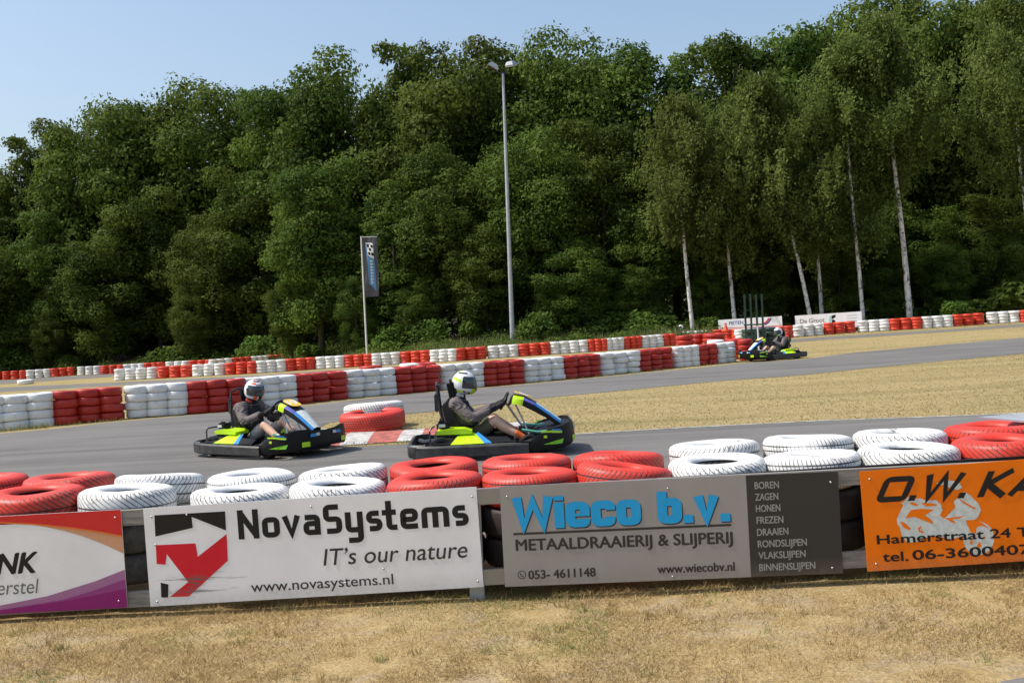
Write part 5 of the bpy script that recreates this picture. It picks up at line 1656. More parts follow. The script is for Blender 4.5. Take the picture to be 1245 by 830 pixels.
    for i in range(len(rows) - 1):
        for j in range(8):
            f = bm.faces.new((rows[i][j], rows[i][(j + 1) % 8], rows[i + 1][(j + 1) % 8], rows[i + 1][j]))
            if j in (1, 4): f.material_index = {0: 0, 1: 1, 2: 3, 3: 2, 4: 2}[i]
            elif j in (2, 3): f.material_index = {3: 4, 4: 4}.get(i, 0)
            elif j in (0, 5): f.material_index = {1: 1, 2: 0}.get(i, 0)
    bm.faces.new(rows[0]); bm.faces.new(rows[-1][::-1])
    fin(bm, 'front_panel', [M['black'], M['lime'], M['blue'], M['violet'], M['pale']], k, True, 50)
    # number plate
    mt = Matrix.Translation((0.405, 0, 0.697)) @ Matrix.Rotation(radians(22), 4, 'Y')
    bm = bmesh.new()
    pl_ = smooth_poly([(-0.115, -0.07), (-0.07, -0.105), (0.07, -0.105), (0.115, -0.07), (0.115, 0.07), (0.07, 0.105), (-0.07, 0.105), (-0.115, 0.07)], 1)
    prism(bm, pl_, 0, 0.008)
    bmesh.ops.transform(bm, matrix=mt, verts=bm.verts)
    pt = fin(bm, 'number_plate', M['yellow'], k, False)
    fl = Flat()
    if number:
        fl.text(number, (-0.085, -0.058), (0.085, -0.058), 0.125, 0.0, 'ink_white', 0.03)
    else:
        fl.poly([(-0.08, -0.06), (0.08, -0.06), (0.08, 0.06), (-0.08, 0.06)], 0.0, 'ink_white')
    num = fl.build('plate_number' if number else 'plate_sticker', pt)
    # artwork lies in x,z with y out: turn it to face up and towards the front right of the kart
    q = Matrix(((0, 0, -1, 0), (1, 0, 0, 0), (0, -1, 0, 0), (0, 0, 0, 1)))
    num.data.transform(mt @ Matrix.Translation((0, 0, 0.0095)) @ Matrix(((0, 0, 1, 0), (1, 0, 0, 0), (0, -1, 0, 0), (0, 0, 0, 1))) if False else mt @ Matrix.Translation((0, 0, 0.0095)) @ Matrix(((0, 0, -1, 0), (1, 0, 0, 0), (0, -1, 0, 0), (0, 0, 0, 1))))
    # seat: bucket with tall headrest
    bm = bmesh.new()
    pr_ = [(-0.02, 0.15, 0.17), (-0.15, 0.10, 0.19), (-0.30, 0.085, 0.20), (-0.42, 0.13, 0.20), (-0.48, 0.28, 0.20), (-0.53, 0.48, 0.20), (-0.56, 0.62, 0.17)]
    R_ = []
    for x, z, hw in pr_:
        lip = 0.12 if z < 0.3 else 0.09
        R_.append([bm.verts.new(p) for p in ((x + lip * 0.6, -hw - 0.02, z + lip), (x, -hw, z + 0.02), (x - 0.02, -hw * 0.5, z), (x - 0.02, hw * 0.5, z), (x, hw, z + 0.02), (x + lip * 0.6, hw + 0.02, z + lip), (x - 0.04, hw + 0.01, z), (x - 0.055, hw * 0.5, z - 0.025), (x - 0.055, -hw * 0.5, z - 0.025), (x - 0.04, -hw - 0.01, z))])
    for i in range(len(R_) - 1):
        for j in range(10):
            bm.faces.new((R_[i][j], R_[i + 1][j], R_[i + 1][(j + 1) % 10], R_[i][(j + 1) % 10]))
    bm.faces.new(R_[0]); bm.faces.new(R_[-1][::-1])
    seat = fin(bm, 'seat', M['black'], k, True, 60)
    bm = bmesh.new()
    box(bm, (-0.60, 0, 0.80), (0.11, 0.25, 0.26), Matrix.Rotation(radians(-10), 3, 'Y'), 0.045)
    bmesh.ops.translate(bm, vec=(0.13, 0, 0.005), verts=bm.verts)
    fin(bm, 'headrest', M['black'], k, True, 60)
    bm = bmesh.new()
    for s in (-1, 1):
        tube(bm, [(-0.46, s * 0.20, 0.16), (-0.58, s * 0.20, 0.36), (-0.635, s * 0.17, 0.60), (-0.655, s * 0.13, 0.86)], 0.017, 8)
        box(bm, (-0.665, s * 0.145, 0.66), (0.05, 0.06, 0.22), None, 0.012)
        box(bm, (-0.62, s * 0.19, 0.415), (0.07, 0.05, 0.07), None, 0.012)
    tube(bm, [(-0.655, -0.13, 0.86), (-0.66, 0, 0.90), (-0.655, 0.13, 0.86)], 0.017, 8)
    fin(bm, 'seat_hoop', M['dark_metal'], k, True, 50)
    # steering
    bm = bmesh.new()
    mt2 = Matrix.Translation((0.16, 0, 0.625)) @ Matrix.Rotation(radians(-62), 4, 'Y')
    ring = [mt2 @ Vector(((0.115 if abs(sin(a)) > 0.5 or cos(a) > 0 else 0.095) * cos(a), 0.150 * sin(a), 0)) for a in np.linspace(0, 2 * pi, 29)[:-1]]
    tube(bm, ring, 0.016, 8, True)
    for a in (pi / 2, -pi / 2, 0.0):
        tube(bm, [mt2 @ Vector((0, 0, -0.02)), mt2 @ Vector((0.10 * cos(a), 0.14 * sin(a), 0))], 0.011, 6)
    hub = mt2 @ Vector((0, 0, -0.02))
    prism(bm, [(0.05 * cos(a), 0.05 * sin(a)) for a in np.linspace(0, 2 * pi, 13)[:-1]], -0.03, 0.01, 0, lambda p, z: tuple(mt2 @ Vector((p[0], p[1], z))))
    fin(bm, 'steering_wheel', M['black'], k, True, 50)
    bm = bmesh.new()
    tube(bm, [hub, (0.34, 0, 0.36), (0.52, 0, 0.14)], 0.014, 8)
    for s in (-1, 1):
        tube(bm, [(0.30, s * 0.10, 0.58), (0.40, s * 0.13, 0.35), (0.50, s * 0.2, 0.09)], 0.010, 6)
    fin(bm, 'steering_column', M['steel'], k)
    # fuel tank and pedals
    bm = bmesh.new()
    box(bm, (0.42, 0, 0.20), (0.26, 0.22, 0.22), None, 0.035)
    fin(bm, 'fuel_tank', M['scuffed'], k, True, 50)
    bm = bmesh.new()
    for s in (-1, 1):
        tube(bm, [(0.66, s * 0.16, 0.08), (0.64, s * 0.16, 0.24), (0.63, s * 0.22, 0.25)], 0.009, 6)
    tube(bm, [(0.36, -0.34, 0.30), (0.55, -0.42, 0.27), (0.66, -0.44, 0.28)], 0.018, 6); tube(bm, [(0.36, 0.34, 0.30), (0.55, 0.42, 0.27), (0.66, 0.44, 0.28)], 0.018, 6)
    fin(bm, 'pedal', M['teal'], k)
    # engine with lime cover behind the right elbow
    bm = bmesh.new()
    box(bm, (-0.52, -0.34, 0.20), (0.34, 0.22, 0.17), None, 0.02)
    for i in range(6): box(bm, (-0.62 + i * 0.035, -0.44, 0.20), (0.010, 0.05, 0.15))
    tube(bm, [(-0.40, -0.46, 0.22), (-0.62, -0.50, 0.24), (-0.82, -0.42, 0.22), (-0.88, -0.25, 0.22)], 0.028, 8)
    eng = fin(bm, 'engine', M['dark_metal'], k, True, 40)
    bm = bmesh.new()
    cov = [(-0.68, 0.30), (-0.66, 0.345), (-0.52, 0.365), (-0.33, 0.36), (-0.24, 0.335), (-0.25, 0.295)]
    prism(bm, cov, 0.22, 0.47, 0, lambda p, z: (p[0], -z, p[1]))
    fin(bm, 'engine_cover', M['lime'], eng, False)
    bm = bmesh.new()
    box(bm, (-0.575, -0.36, 0.405), (0.15, 0.13, 0.08), None, 0.014)
    box(bm, (-0.60, -0.36, 0.452), (0.06, 0.05, 0.018), None, 0.006)
    box(bm, (-0.60, -0.427, 0.405), (0.08, 0.004, 0.035), None, 0, 1)
    fin(bm, 'air_box', [M['black'], M['pale']], eng, True, 40)
    bm = bmesh.new()
    tube(bm, [(-0.74, -0.55, 0.19), (-0.745, -0.54, 0.36), (-0.72, -0.52, 0.39), (-0.70, -0.30, 0.39)], 0.011, 6)
    tube(bm, [(-0.70, 0.52, 0.19), (-0.71, 0.50, 0.33), (-0.69, 0.30, 0.35)], 0.011, 6)
    fin(bm, 'engine_guard', M['dark_metal'], k)
    bm = bmesh.new()
    prism(bm, [(-0.62, 0.20), (-0.60, 0.30), (-0.45, 0.335), (-0.20, 0.31), (-0.12, 0.22)], 0.30, 0.52, 0, lambda p, z: (p[0], z, p[1]))
    fin(bm, 'battery_cover', M['lime'], k, False)
    return k

def capsules(name, segs, voxel, mats, parent, sel=None, smooth_it=6, wrinkle=0.0):
    """one continuous skin over tapered limbs: overlapping capsules fused by a voxel remesh"""
    bm = bmesh.new()
    for a, ra, b, rb_ in segs:
        a, b = Vector(a), Vector(b)
        L = (b - a).length
        m = Matrix.Translation(a) @ ((b - a).to_track_quat('Z', 'Y').to_matrix().to_4x4() if L > 1e-6 else Matrix.Identity(4))
        pr = [(ra * sin(t), -ra * cos(t)) for t in np.linspace(0.02, pi / 2, 6)] + [(rb_ * cos(t), L + rb_ * sin(t)) for t in np.linspace(0, pi / 2 - 0.02, 6)]
        n0 = len(bm.verts)
        seg = 16
        rings = [[bm.verts.new(m @ Vector((r * cos(q), r * sin(q), z))) for r, z in pr] for q in np.linspace(0, 2 * pi, seg + 1)[:-1]]
        for i in range(seg):
            A, B = rings[i], rings[(i + 1) % seg]
            for j in range(len(pr) - 1): bm.faces.new((A[j], B[j], B[j + 1], A[j + 1]))
        bm.faces.new([r[0] for r in rings][::-1]); bm.faces.new([r[-1] for r in rings])
    bmesh.ops.recalc_face_normals(bm, faces=bm.faces[:])
    me = bpy.data.meshes.new('tmp'); bm.to_mesh(me); bm.free()
    o = bpy.data.objects.new('tmp', me); COL.objects.link(o)
    r = o.modifiers.new('r', 'REMESH'); r.mode = 'VOXEL'; r.voxel_size = voxel
    sm = o.modifiers.new('s', 'SMOOTH'); sm.iterations = smooth_it; sm.factor = 0.5
    dg = bpy.context.evaluated_depsgraph_get()
    out = bpy.data.meshes.new_from_object(o.evaluated_get(dg))
    bpy.data.objects.remove(o); bpy.data.meshes.remove(me)
    out.name = name
    out.materials.clear()
    if wrinkle:
        for v in out.vertices:
            c = v.co
            v.co = c + v.normal * wrinkle * sin(c.x * 75 + 22 * sin(c.z * 17) + c.y * 40) * (0.5 + 0.5 * sin(c.z * 31 + c.y * 23))
    out.polygons.foreach_set('use_smooth', [True] * len(out.polygons))
    q = obj_from(name, out, mats, parent)
    if sel:
        for p in out.polygons: p.material_index = sel(p.center)
    return q
def make_helmet(root, accent, style, ctr, yaw=0.0, pitch=8):
    """full face helmet: shell with eye opening, chin bar, visor as a part"""
    nu, nv = 48, 32
    def surf(a, e, k=1.0):
        d = np.array([cos(e) * cos(a), cos(e) * sin(a), sin(e)])
        rx = 0.150 if d[0] > 0 else 0.145
        p = np.array([rx * d[0], 0.128 * d[1], 0.156 * d[2]]) * 1.05
        if d[2] < 0.1 and d[0] > 0: p[0] *= 1 + 0.20 * d[0] * min(1, (0.1 - d[2]) * 2.0) * (1 - 0.7 * max(0, -d[2] - 0.55) / 0.45)
        if d[2] < -0.45: p[0] -= 0.0; p[2] = max(p[2], -0.122)
        return p * k
    mt = Matrix.Translation(ctr) @ Matrix.Rotation(yaw, 4, 'Z') @ Matrix.Rotation(radians(pitch), 4, 'Y')
    bm = bmesh.new()
    g = [[bm.verts.new(mt @ Vector(surf(2 * pi * i / nu, -pi / 2 + 0.02 + (pi - 0.04) * j / nv))) for i in range(nu)] for j in range(nv + 1)]
    for j in range(nv):
        for i in range(nu):
            f = bm.faces.new((g[j][i], g[j][(i + 1) % nu], g[j + 1][(i + 1) % nu], g[j + 1][i]))
            a = 2 * pi * (i + 0.5) / nu
            a = a if a < pi else a - 2 * pi
            e = -pi / 2 + 0.02 + (pi - 0.04) * (j + 0.5) / nv
            A, E = abs(math.degrees(a)), math.degrees(e)
            mi = 0
            if style == 0:           # white with black underside, orange wedge at chin, orange and black top
                if E < -34 + (A - 60) * 0.10: mi = 1
                if 18 < A < 48 and -40 < E < -8 and (A - 18) > (E + 8) * -0.35: mi = 2
                if A <= 18 and E < -5: mi = 1
                if A < 100 and -18 < E < 32 and A < 80: mi = 1 if A > 48 or E > -8 else mi
                if A > 140 and -40 < E < -22: mi = 2
                if 46 < E < 56 and 30 < A < 80: mi = 2
                if 62 < E < 74 and A < 70: mi = 1
                if E > 80: mi = 2
                if 40 < E <= 46 and A < 30: mi = 1
            else:                    # white with lime flashes and black chin
                if E < -42: mi = 1
                if A < 20 and E < -6: mi = 1
                if 20 <= A < 46 and -42 < E < -16: mi = 2
                if 46 <= A < 150 and -42 + (A - 46) * 0.05 < E < -34 + (A - 46) * 0.12: mi = 1
                if A < 92 and -16 < E < 36: mi = 1
                if 100 < A < 165 and 8 + (A - 100) * 0.2 < E < 22 + (A - 100) * 0.15: mi = 2 if style == 1 else 0
                if 60 < E < 74 and A > 120: mi = 2
                if 52 < E < 60 and 60 < A < 140: mi = 1
                if -38 < E < -30 and 80 < A < 150: mi = 2 if style == 1 else 1
            f.material_index = mi
    bm.faces.new(g[0][::-1]); bm.faces.new(g[-1])
    h = fin(bm, 'helmet', [M['shell'], M['helmet_black'], M[accent]], root, True, 80)
    bm = bmesh.new()
    nu2, nv2 = 20, 8
    gg = [[bm.verts.new(mt @ Vector(surf(radians(-86 + 172 * i / nu2), radians(-13 + 49 * j / nv2) + 0, 1.022))) for i in range(nu2 + 1)] for j in range(nv2 + 1)]
    gi = [[bm.verts.new(mt @ Vector(surf(radians(-86 + 172 * i / nu2), radians(-13 + 49 * j / nv2) + 0, 1.004))) for i in range(nu2 + 1)] for j in range(nv2 + 1)]
    for j in range(nv2):
        for i in range(nu2):
            bm.faces.new((gg[j][i], gg[j][i + 1], gg[j + 1][i + 1], gg[j + 1][i]))
            bm.faces.new((gi[j][i], gi[j + 1][i], gi[j + 1][i + 1], gi[j][i + 1]))
    for j in range(nv2):
        for i in (0, nu2): bm.faces.new((gg[j][i], gg[j + 1][i], gi[j + 1][i], gi[j][i]))
    for i in range(nu2):
        for j in (0, nv2): bm.faces.new((gg[j][i], gg[j][i + 1], gi[j][i + 1], gi[j][i]))
    fin(bm, 'visor', M['visor'], h, True, 60)
    bm = bmesh.new()
    for s in (-1, 1):
        p = mt @ Vector((0.02, s * 0.129, 0.03))
        tube(bm, [p, p + (mt.to_3x3() @ Vector((0, s * 0.01, 0)))], 0.022, 12)
    fin(bm, 'visor_pivot', M['helmet_black'], h)
    return h
BODY = {}
def make_driver(shorts, sock, accent, style, collar, yaw=0.0, hp=8):
    """seated figure: one continuous body; clothes, gloves, shoes and helmet are its parts"""
    hip, knee, ank = (-0.27, 0.10, 0.22), (0.03, 0.185, 0.435), (0.37, 0.20, 0.215)
    sh, elb, wri, hnd = (-0.435, 0.19, 0.665), (-0.24, 0.285, 0.475), (0.055, 0.175, 0.595), (0.125, 0.155, 0.63)
    seg = [((-0.29, 0, 0.26), 0.13, (-0.37, 0, 0.45), 0.125), ((-0.37, 0, 0.45), 0.125, (-0.43, 0, 0.62), 0.125), ((-0.42, 0, 0.68), 0.065, (-0.38, 0, 0.80), 0.055),
           ((-0.37, 0, 0.86), 0.085, (-0.345, 0, 0.92), 0.095)]
    for s in (-1, 1):
        m = lambda p: (p[0], p[1] * s, p[2])
        seg += [(m(hip), 0.088, m(knee), 0.058), (m(knee), 0.056, (knee[0] + 0.11, m(knee)[1], knee[2] - 0.085), 0.058), ((knee[0] + 0.11, m(knee)[1], knee[2] - 0.085), 0.058, m(ank), 0.036),
                (m(ank), 0.036, (0.47, 0.215 * s, 0.20), 0.032), (m((-0.42, 0.06, 0.66)), 0.075, m(sh), 0.062), (m(sh), 0.058, m(elb), 0.045), (m(elb), 0.043, m(wri), 0.028), (m(wri), 0.028, m(hnd), 0.026)]
    seg.append(((-0.30, 0, 0.235), 0.12, (-0.27, 0, 0.225), 0.12))
    body = capsules('person', seg, 0.011, M['skin'], None)
    jk = [((-0.29, 0, 0.27), 0.145, (-0.37, 0, 0.45), 0.150), ((-0.37, 0, 0.45), 0.152, (-0.425, 0, 0.60), 0.155), ((-0.40, 0, 0.70), 0.085, (-0.385, 0, 0.735), 0.078)]
    for s in (-1, 1):
        m = lambda p: (p[0], p[1] * s, p[2])
        jk += [(m((-0.42, 0.05, 0.64)), 0.10, m(sh), 0.082), (m(sh), 0.082, m(elb), 0.070), (m(elb), 0.070, m((-0.03, 0.205, 0.565)), 0.052), (m((-0.02, 0.20, 0.57)), 0.046, m((0.035, 0.182, 0.588)), 0.041)]
    def jsel(c):
        if c.x > -0.015: return 1
        if abs(c.y) < 0.125 and c.x > -0.42 and c.z < 0.69: return 1
        if abs(c.y) < 0.17 and c.z < 0.40: return 1
        if c.z < 0.455 and abs(c.y) > 0.2: return 1
        if abs(c.y) < 0.10 and c.z > 0.70: return 1
        return 0
    capsules('jacket', jk, 0.012, [M['jacket'], M['jacket_black']], body, jsel, 3, 0.011)
    st = [((-0.30, 0, 0.225), 0.135, (-0.24, 0, 0.225), 0.125)]
    for s in (-1, 1):
        m = lambda p: (p[0], p[1] * s, p[2])
        st += [(m(hip), 0.102, m((-0.055, 0.168, 0.375)), 0.083)]
    capsules('shorts', st, 0.012, M[shorts], body, None, 3, 0.003)
    for s in (-1, 1):
        m = lambda p: (p[0], p[1] * s, p[2])
        capsules('sock', [((0.29, 0.196 * s, 0.272), 0.045, m(ank), 0.042), (m(ank), 0.042, (0.40, 0.204 * s, 0.195), 0.040)], 0.008, M[sock], body, None, 3)
        capsules('shoe', [((0.345, 0.203 * s, 0.150), 0.042, (0.50, 0.225 * s, 0.150), 0.040), ((0.36, 0.203 * s, 0.175), 0.044, (0.42, 0.212 * s, 0.175), 0.042), ((0.50, 0.225 * s, 0.152), 0.041, (0.575, 0.236 * s, 0.158), 0.034)], 0.008, M['shoe'], body, None, 3)
        gl = [(m(wri), 0.037, m((0.10, 0.165, 0.618)), 0.036), (m((0.10, 0.165, 0.618)), 0.034, m((0.135, 0.158, 0.635)), 0.032)]
        for fi in range(4):      # four fingers curled round the rim, stacked along it
            o = np.array([0.014 * fi - 0.02, 0, 0.019 * fi - 0.026])
            ln = (0.9, 1.0, 0.95, 0.8)[fi]
            a = np.array(m((0.135, 0.150, 0.640))) + o
            b_ = a + np.array([0.030 * ln, -0.006 * s, 0.006])
            c_ = b_ + np.array([0.010, -0.026 * s * ln, -0.004])
            d_ = c_ + np.array([-0.020 * ln, -0.012 * s, -0.008])
            gl += [(tuple(a), 0.0115, tuple(b_), 0.011), (tuple(b_), 0.011, tuple(c_), 0.0105), (tuple(c_), 0.0105, tuple(d_), 0.009)]
        gl += [(m((0.105, 0.145, 0.620)), 0.014, m((0.125, 0.118, 0.645)), 0.012), (m((0.125, 0.118, 0.645)), 0.012, m((0.150, 0.108, 0.658)), 0.010)]
        capsules('glove', gl, 0.006, M['jacket_black'], body, None, 1)
    capsules('collar', [((-0.40, -0.05, 0.765), 0.042, (-0.40, 0.05, 0.765), 0.042), ((-0.36, -0.045, 0.755), 0.036, (-0.36, 0.045, 0.755), 0.036)], 0.010, M[collar], body, None, 2)
    make_helmet(body, accent, style, (-0.325, 0, 0.895), yaw, hp)
    return body
def place(o, p, head, roll=0.0):
    """stand a thing on the ground at p, nose pointing along head (degrees from +X)"""
    n = Vector((-(zt(p[0] + 0.5, p[1]) - zt(p[0] - 0.5, p[1])), -(zt(p[0], p[1] + 0.5) - zt(p[0], p[1] - 0.5)), 1)).normalized()
    fx = Vector((cos(radians(head)), sin(radians(head)), 0))
    fx = (fx - n * fx.dot(n)).normalized()
    y = n.cross(fx)
    o.matrix_world = Matrix(((fx.x, y.x, n.x, p[0]), (fx.y, y.y, n.y, p[1]), (fx.z, y.z, n.z, zt(p[0], p[1]) + 0.008), (0, 0, 0, 1)))
KG = 'black and lime rental go karts on the track'
k1 = tag(make_kart('19'), 'black and lime go kart with number 19 on its yellow plate', 'go kart', KG)
k2 = tag(make_kart(None), 'black and lime go kart seen side on, ahead of the number 19 kart', 'go kart', KG)
k3 = tag(copy_tree(k2), 'black and lime go kart facing left on the far straight', 'go kart', KG)
k4 = tag(copy_tree(k2), 'go kart hidden behind the far tyre walls, below the lone helmet', 'go kart', KG)
d1 = tag(make_driver('shorts_grey', 'sock_white', 'helmet_orange', 0, 'collar_red', -0.15, 14), 'driver in white, orange and black helmet and grey shorts, hands on the wheel', 'person', 'kart drivers')
d2 = tag(make_driver('shorts_olive', 'sock_orange', 'lime', 1, 'collar_white', -0.12, 8), 'driver in white and lime helmet, olive shorts and orange socks, seen side on', 'person', 'kart drivers')
d3 = tag(make_driver('shorts_dark', 'sock_white', 'green', 2, 'collar_white', 0.1, 12), 'driver in white and green helmet in the kart facing left', 'person', 'kart drivers')
d4 = tag(copy_tree(d3), 'driver of whom only a white helmet shows above the far walls', 'person', 'kart drivers')
def kart_at(k, d, u, v, head, sc=1):
    p = gnd(u, v)
    place(k, p, head); place(d, p, head)
    d.matrix_world = d.matrix_world @ Matrix.Translation((0, 0, -0.025))
    if sc != 1:
        for o in (k, d): o.matrix_world = o.matrix_world @ Matrix.Scale(sc, 4)
kart_at(k1, d1, 333, 550.0, -33, 0.95)
kart_at(k2, d2, 600, 550.5, 1)
kart_at(k3, d3, 938, 437.5, 180 + 22)
p = at(822, 404, 65.0)
for o in (k4, d4):
    place(o, (p[0], 65.0), 185)

# ------------------------------------------------------------------ lamp mast, flag, far boards, steel posts, cone
Y = 68.0
b_ = at(623, 412, Y); t_ = at(611.5, 90, Y)
g = zt(b_[0], Y)
bx = b_[0]
mast = tag(empty('floodlight_mast', (bx, Y, g)), 'tall slim grey mast with two floodlight heads', 'floodlight')
Hm = t_[2] - g
dx = t_[0] - bx
bm = bmesh.new()
tube(bm, [(0, 0, -0.3), (dx * 0.33, 0, Hm * 0.33), (dx * 0.66, 0, Hm * 0.66), (dx, 0, Hm)], [0.155, 0.13, 0.105, 0.075], 14)
box(bm, (0, 0, 0.9), (0.10, 0.34, 0.35), None, 0.01)
fin(bm, 'pole', M['galv'], mast, True, 40)
bm = bmesh.new()
box(bm, (dx, 0, Hm + 0.06), (0.65, 0.10, 0.08), None, 0.01)
tube(bm, [(dx - 0.28, 0, Hm + 0.1), (dx - 0.42, -0.05, Hm + 0.28)], 0.03, 8)
tube(bm, [(dx + 0.18, 0, Hm + 0.1), (dx + 0.25, -0.05, Hm + 0.30)], 0.03, 8)
fin(bm, 'cross_arm', M['dark_metal'], mast, True, 40)
def head(c, ry, rz, flat):
    hd = None
    mt = Matrix.Translation(c) @ Matrix.Rotation(radians(rz), 4, 'Z') @ Matrix.Rotation(radians(ry), 4, 'Y')
    bm = bmesh.new()
    lo = [(-0.34, -0.26), (0.34, -0.26), (0.34, 0.26), (-0.34, 0.26)]
    a = [bm.verts.new(mt @ Vector((x, y, -0.10))) for x, y in lo]
    b1 = [bm.verts.new(mt @ Vector((x, y, 0.02))) for x, y in lo]
    c1 = [bm.verts.new(mt @ Vector((x * 0.55 - 0.05, y * 0.7, 0.20))) for x, y in lo]
    for A, B in ((a, b1), (b1, c1)):
        for i in range(4): bm.faces.new((A[i], A[(i + 1) % 4], B[(i + 1) % 4], B[i]))
    bm.faces.new(a[::-1]); bm.faces.new(c1)
    hd = fin(bm, 'lamp_head', M['galv'], mast, False)
    bm = bmesh.new()
    prism(bm, [(x * 0.9, y * 0.9) for x, y in lo], -0.108, -0.102, 0, lambda p, z: tuple(mt @ Vector((p[0], p[1], z))))
    fin(bm, 'lamp_glass', M['lamp_glass'], hd, False)
head((dx - 0.58, -0.1, Hm + 0.42), 32, 10, 0)
head((dx + 0.52, -0.25, Hm + 0.48), -18, 65, 0)

Y = 66.5
b_ = at(446, 425, Y); t_ = at(439.0, 287.5, Y)
g = zt(b_[0], Y)
fp = tag(empty('flag_pole', (b_[0], Y, g)), 'white pole flying the charcoal banner', 'flag pole')
Hp = t_[2] - g
dx = t_[0] - b_[0]
bm = bmesh.new()
tube(bm, [(0, 0, -0.2), (dx * 0.5, 0, Hp * 0.5), (dx, 0, Hp)], [0.060, 0.052, 0.042], 12)
fin(bm, 'pole', M['white_metal'], fp)
bm = bmesh.new()
tube(bm, [(dx, 0, Hp - 0.04), (dx + 0.95, 0, Hp - 0.06)], 0.018, 8)
fin(bm, 'top_arm', M['white_metal'], fp)
# banner: hangs from the arm, slightly rippled
fb = np.array([b_[0] + dx + 0.055, Y, g + Hp - 0.07])
Wf, Hf = 0.90, 3.55
nu, nv = 14, 40
def flag_pt(a, c, off=0.0):
    """a across 0..1, c down 0..1"""
    wv = 0.05 * sin(a * 5 + c * 6) + 0.03 * sin(c * 13 + 1)
    return (a * Wf * (1 - 0.10 * c * c) - dx * c * 0.25 + 0.03 * c, -0.02 + wv * min(1, a * 3 + 0.2) - off, -c * Hf)
bm = bmesh.new()
for off in (0.0,):
    gr = [[bm.verts.new(flag_pt(i / nu, j / nv)) for i in range(nu + 1)] for j in range(nv + 1)]
    gb = [[bm.verts.new(flag_pt(i / nu, j / nv, -0.006)) for i in range(nu + 1)] for j in range(nv + 1)]
    for j in range(nv):
        for i in range(nu):
            bm.faces.new((gr[j][i], gr[j + 1][i], gr[j + 1][i + 1], gr[j][i + 1]))
            bm.faces.new((gb[j][i], gb[j][i + 1], gb[j + 1][i + 1], gb[j + 1][i]))
    for j in range(nv):
        for i in (0, nu): bm.faces.new((gr[j][i], gr[j + 1][i], gb[j + 1][i], gb[j][i]))
    for i in range(nu):
        for j in (0, nv): bm.faces.new((gr[j][i], gr[j][i + 1], gb[j][i + 1], gb[j][i]))
fo = fin(bm, 'flag', M['flag'], None, True, 60)
fo.location = tuple(fb)
tag(fo, 'charcoal banner with chequered and blue logo hanging from the white pole', 'flag')
def on_flag(name, polys, off):
    bm = bmesh.new()
    mats = []
    for pts, mat in polys:
        if mat not in mats: mats.append(mat)
        q = [bm.verts.new((a, c, 0)) for a, c in pts]
        f = bm.faces.new(q); f.material_index = mats.index(mat)
    bmesh.ops.triangulate(bm, faces=bm.faces[:])
    for c in np.arange(0.025, 1, 0.025):
        bmesh.ops.bisect_plane(bm, geom=bm.verts[:] + bm.edges[:] + bm.faces[:], plane_co=(0, float(c), 0), plane_no=(0, 1, 0))
    for c in np.arange(1 / 14, 1, 1 / 14):
        bmesh.ops.bisect_plane(bm, geom=bm.verts[:] + bm.edges[:] + bm.faces[:], plane_co=(float(c), 0, 0), plane_no=(1, 0, 0))
    for v in bm.verts: v.co = flag_pt(v.co.x, v.co.y, off)
    bm_obj(name, bm, [M[m] for m in mats], fo)
on_flag('blue_stripe', [([(0.16, 0.11), (0.30, 0.10), (0.36, 0.33), (0.74, 0.36), (0.80, 0.80), (0.84, 0.90), (0.70, 0.88), (0.60, 0.84), (0.32, 0.79), (0.26, 0.35)], 'flag_blue')], 0.004)
ch = [([(0.20, 0.085), (0.55, 0.09), (0.70, 0.115), (0.74, 0.36), (0.55, 0.35), (0.34, 0.30)], 'ink_white')]
on_flag('chequer_logo', ch, 0.008)
on_flag('chequer_logo', [([(x, y), (x + 0.16, y + 0.008), (x + 0.18, y + 0.058), (x + 0.02, y + 0.05)], 'ink') for x, y in ((0.26, 0.11), (0.52, 0.125), (0.40, 0.178), (0.34, 0.245), (0.56, 0.26))], 0.012)
# upright lettering down the banner: pale strokes, too small to read in the picture
lt = []
for i in range(8):
    c = 0.385 + i * 0.052
    lt += [([(0.44, c), (0.66, c + 0.006), (0.66, c + 0.020), (0.44, c + 0.014)], 'ink_white'), ([(0.46, c + 0.0225), (0.54, c + 0.0235), (0.60, c + 0.042), (0.48, c + 0.038)], 'ink_white')]
on_flag('banner_lettering', lt, 0.008)
on_flag('banner_lettering', [([(0.155, 0.36 + i * 0.036), (0.195, 0.361 + i * 0.036), (0.20, 0.383 + i * 0.036), (0.16, 0.382 + i * 0.036)], 'ink_grey') for i in range(11) if i not in (5,)], 0.008)

# two far boards behind the wall
def far_board(TL, TR, BR, BL, Y0, label):
    f = lambda u: Y0 - (u - TL[0]) / 80.0 * 1.5
    bd = Board(TL, TR, BR, BL, depth=f)
    r = bd.root('advertising_board', label, 'sign', M['board_white'], th=0.03)
    bm = bmesh.new()
    for q in (0.12, 0.5, 0.88):
        box(bm, (bd.w * q, 0.075, bd.h * 0.5 - 0.6), (0.09, 0.07, bd.h + 1.2))
    fin(bm, 'board_post', M['wood'], r, False)
    return bd, r
bd, r = far_board((874, 389), (951.5, 384), (951.5, 401.5), (874, 406), 65.2, 'white far sign with blue and red lettering and swoosh')
O = lambda x, y: bd.loc(860 + x / 6.225, 340 + y / 6.225)
fl = Flat(); fl.text('FIETEN', O(166, 342), O(272, 335), 0.20, 0.004, 'ink_navy', 0.02); fl.build('lettering', r)
fl = Flat(); fl.text('NL', O(300, 333), O(352, 330), 0.20, 0.004, 'sign_red', 0.02)
fl = Flat()
fl.stroke([O(90, 367), O(300, 360), O(570, 346)], 0.035, 0.004, 'sign_red', 0.3)
fl.stroke([O(300, 371), O(440, 360), O(570, 357)], 0.05, 0.005, 'ink_navy', 0.3)
fl.stroke([O(425, 335), O(450, 318), O(466, 292)], 0.10, 0.004, 'sign_red', 0.3)
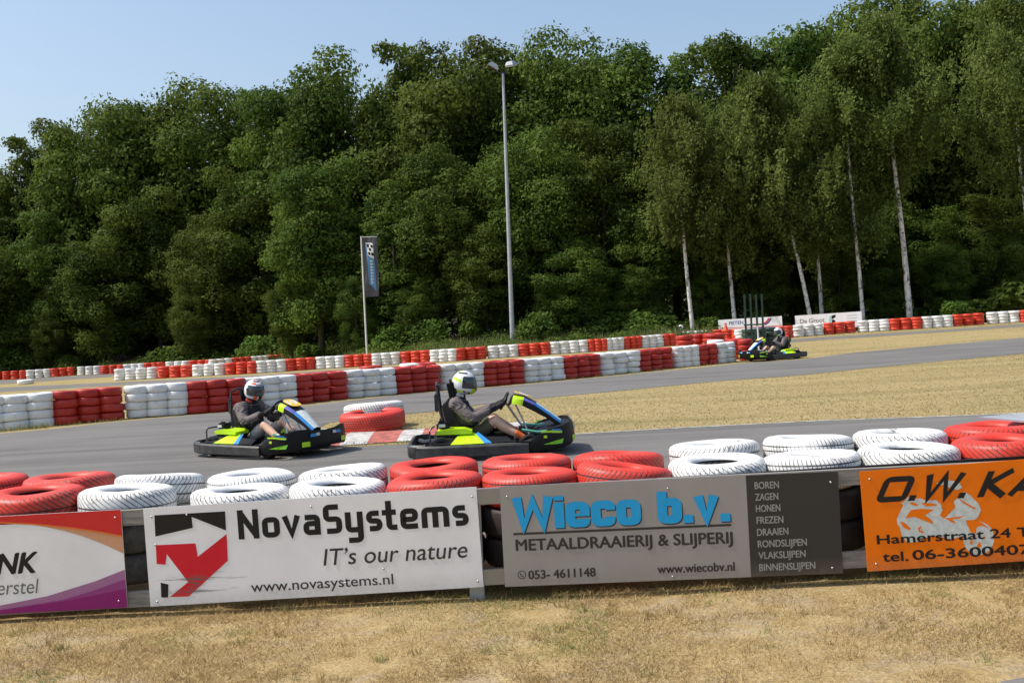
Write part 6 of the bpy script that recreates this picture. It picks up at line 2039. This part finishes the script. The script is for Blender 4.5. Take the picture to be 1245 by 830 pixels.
fl.stroke([O(432, 340), O(462, 325), O(482, 292)], 0.09, 0.005, 'ink_navy', 0.3)
fl.build('swoosh_print', r)
bd, r = far_board((967.5, 383.5), (1048.5, 378.5), (1048.5, 397), (967.5, 402), 64.6, 'white far sign with dark lettering and small black and mint emblem')
fl = Flat(); fl.text('De Groot', O(702, 330), O(888, 318), 0.24, 0.004, 'ink_grey', 0.012); fl.build('lettering', r)
fl = Flat()
fl.poly([O(922, 278), O(940, 272), O(938, 326), O(920, 330)], 0.004, 'ink_mint')
fl.poly([O(940, 271), O(972, 264), O(970, 282), O(942, 300)], 0.004, 'ink')
fl.poly([O(942, 303), O(955, 300), O(970, 312), O(970, 328), O(942, 328)], 0.004, 'ink')
fl.build('emblem', r)
fl = Flat()
for y in (272, 293, 314):
    fl.stroke([O(1055, y), O(1132, y - 5)], 0.022, 0.004, 'ink_pale')
fl.build('print_lines', r)

# four green steel posts with cross bars above dark green tyre stacks
Y = 44.8
fr = None
ps = [(905.0, 357.5), (912.0, 357.5), (919.0, 358), (926.0, 357.5)]
c0 = at(915, 425, Y)
g = zt(c0[0], Y)
fr = tag(empty('steel_frame', (c0[0], Y, g)), 'four dark green steel posts joined by two cross bars', 'steel frame')
for u, v in ps:
    p = at(u, v, Y)
    bm = bmesh.new()
    box(bm, (p[0] - c0[0], 0, (p[2] - g) / 2), (0.075, 0.06, p[2] - g), None, 0.008)
    fin(bm, 'post', M['green_steel'], fr, False)
for v0, v1 in ((395, 394.0), (410, 409)):
    a, b_ = at(904, v0, Y), at(928, v1, Y)
    bm = bmesh.new()
    tube(bm, [(a[0] - c0[0], -0.055, a[2] - g), (b_[0] - c0[0], -0.055, b_[2] - g)], 0.032, 6)
    fin(bm, 'cross_bar', M['green_steel'], fr)
p = at(922.5, 423, 44.5)
g = zt(p[0], 44.5)
bm = bmesh.new()
tube(bm, [(0, 0, -0.1), (0, 0, 0.70), (-0.02, 0, 1.02)], [0.035, 0.035, 0.03], 10)
box(bm, (0, 0, 0.01), (0.16, 0.16, 0.02), None, 0.004)
o = fin(bm, 'marker_post', M['white_metal'], None, True, 40)
o.location = (p[0], 44.5, g)
tag(o, 'thin white post standing between the green steel posts', 'post')
# orange red cone standing on the tyres, with a black hose
p = at(882.5, 402.5, 42.2)
bm = bmesh.new()
lathe(bm, [(0.15, 0.0), (0.15, 0.03), (0.10, 0.035), (0.03, 0.26), (0.045, 0.27), (0.045, 0.30), (0.0001, 0.31)], 20, False)
o = fin(bm, 'marker_cone', M['cone'], None, True, 40)
o.location = tuple(p)
tag(o, 'small orange red cone on top of the red tyres at the wall end', 'cone')
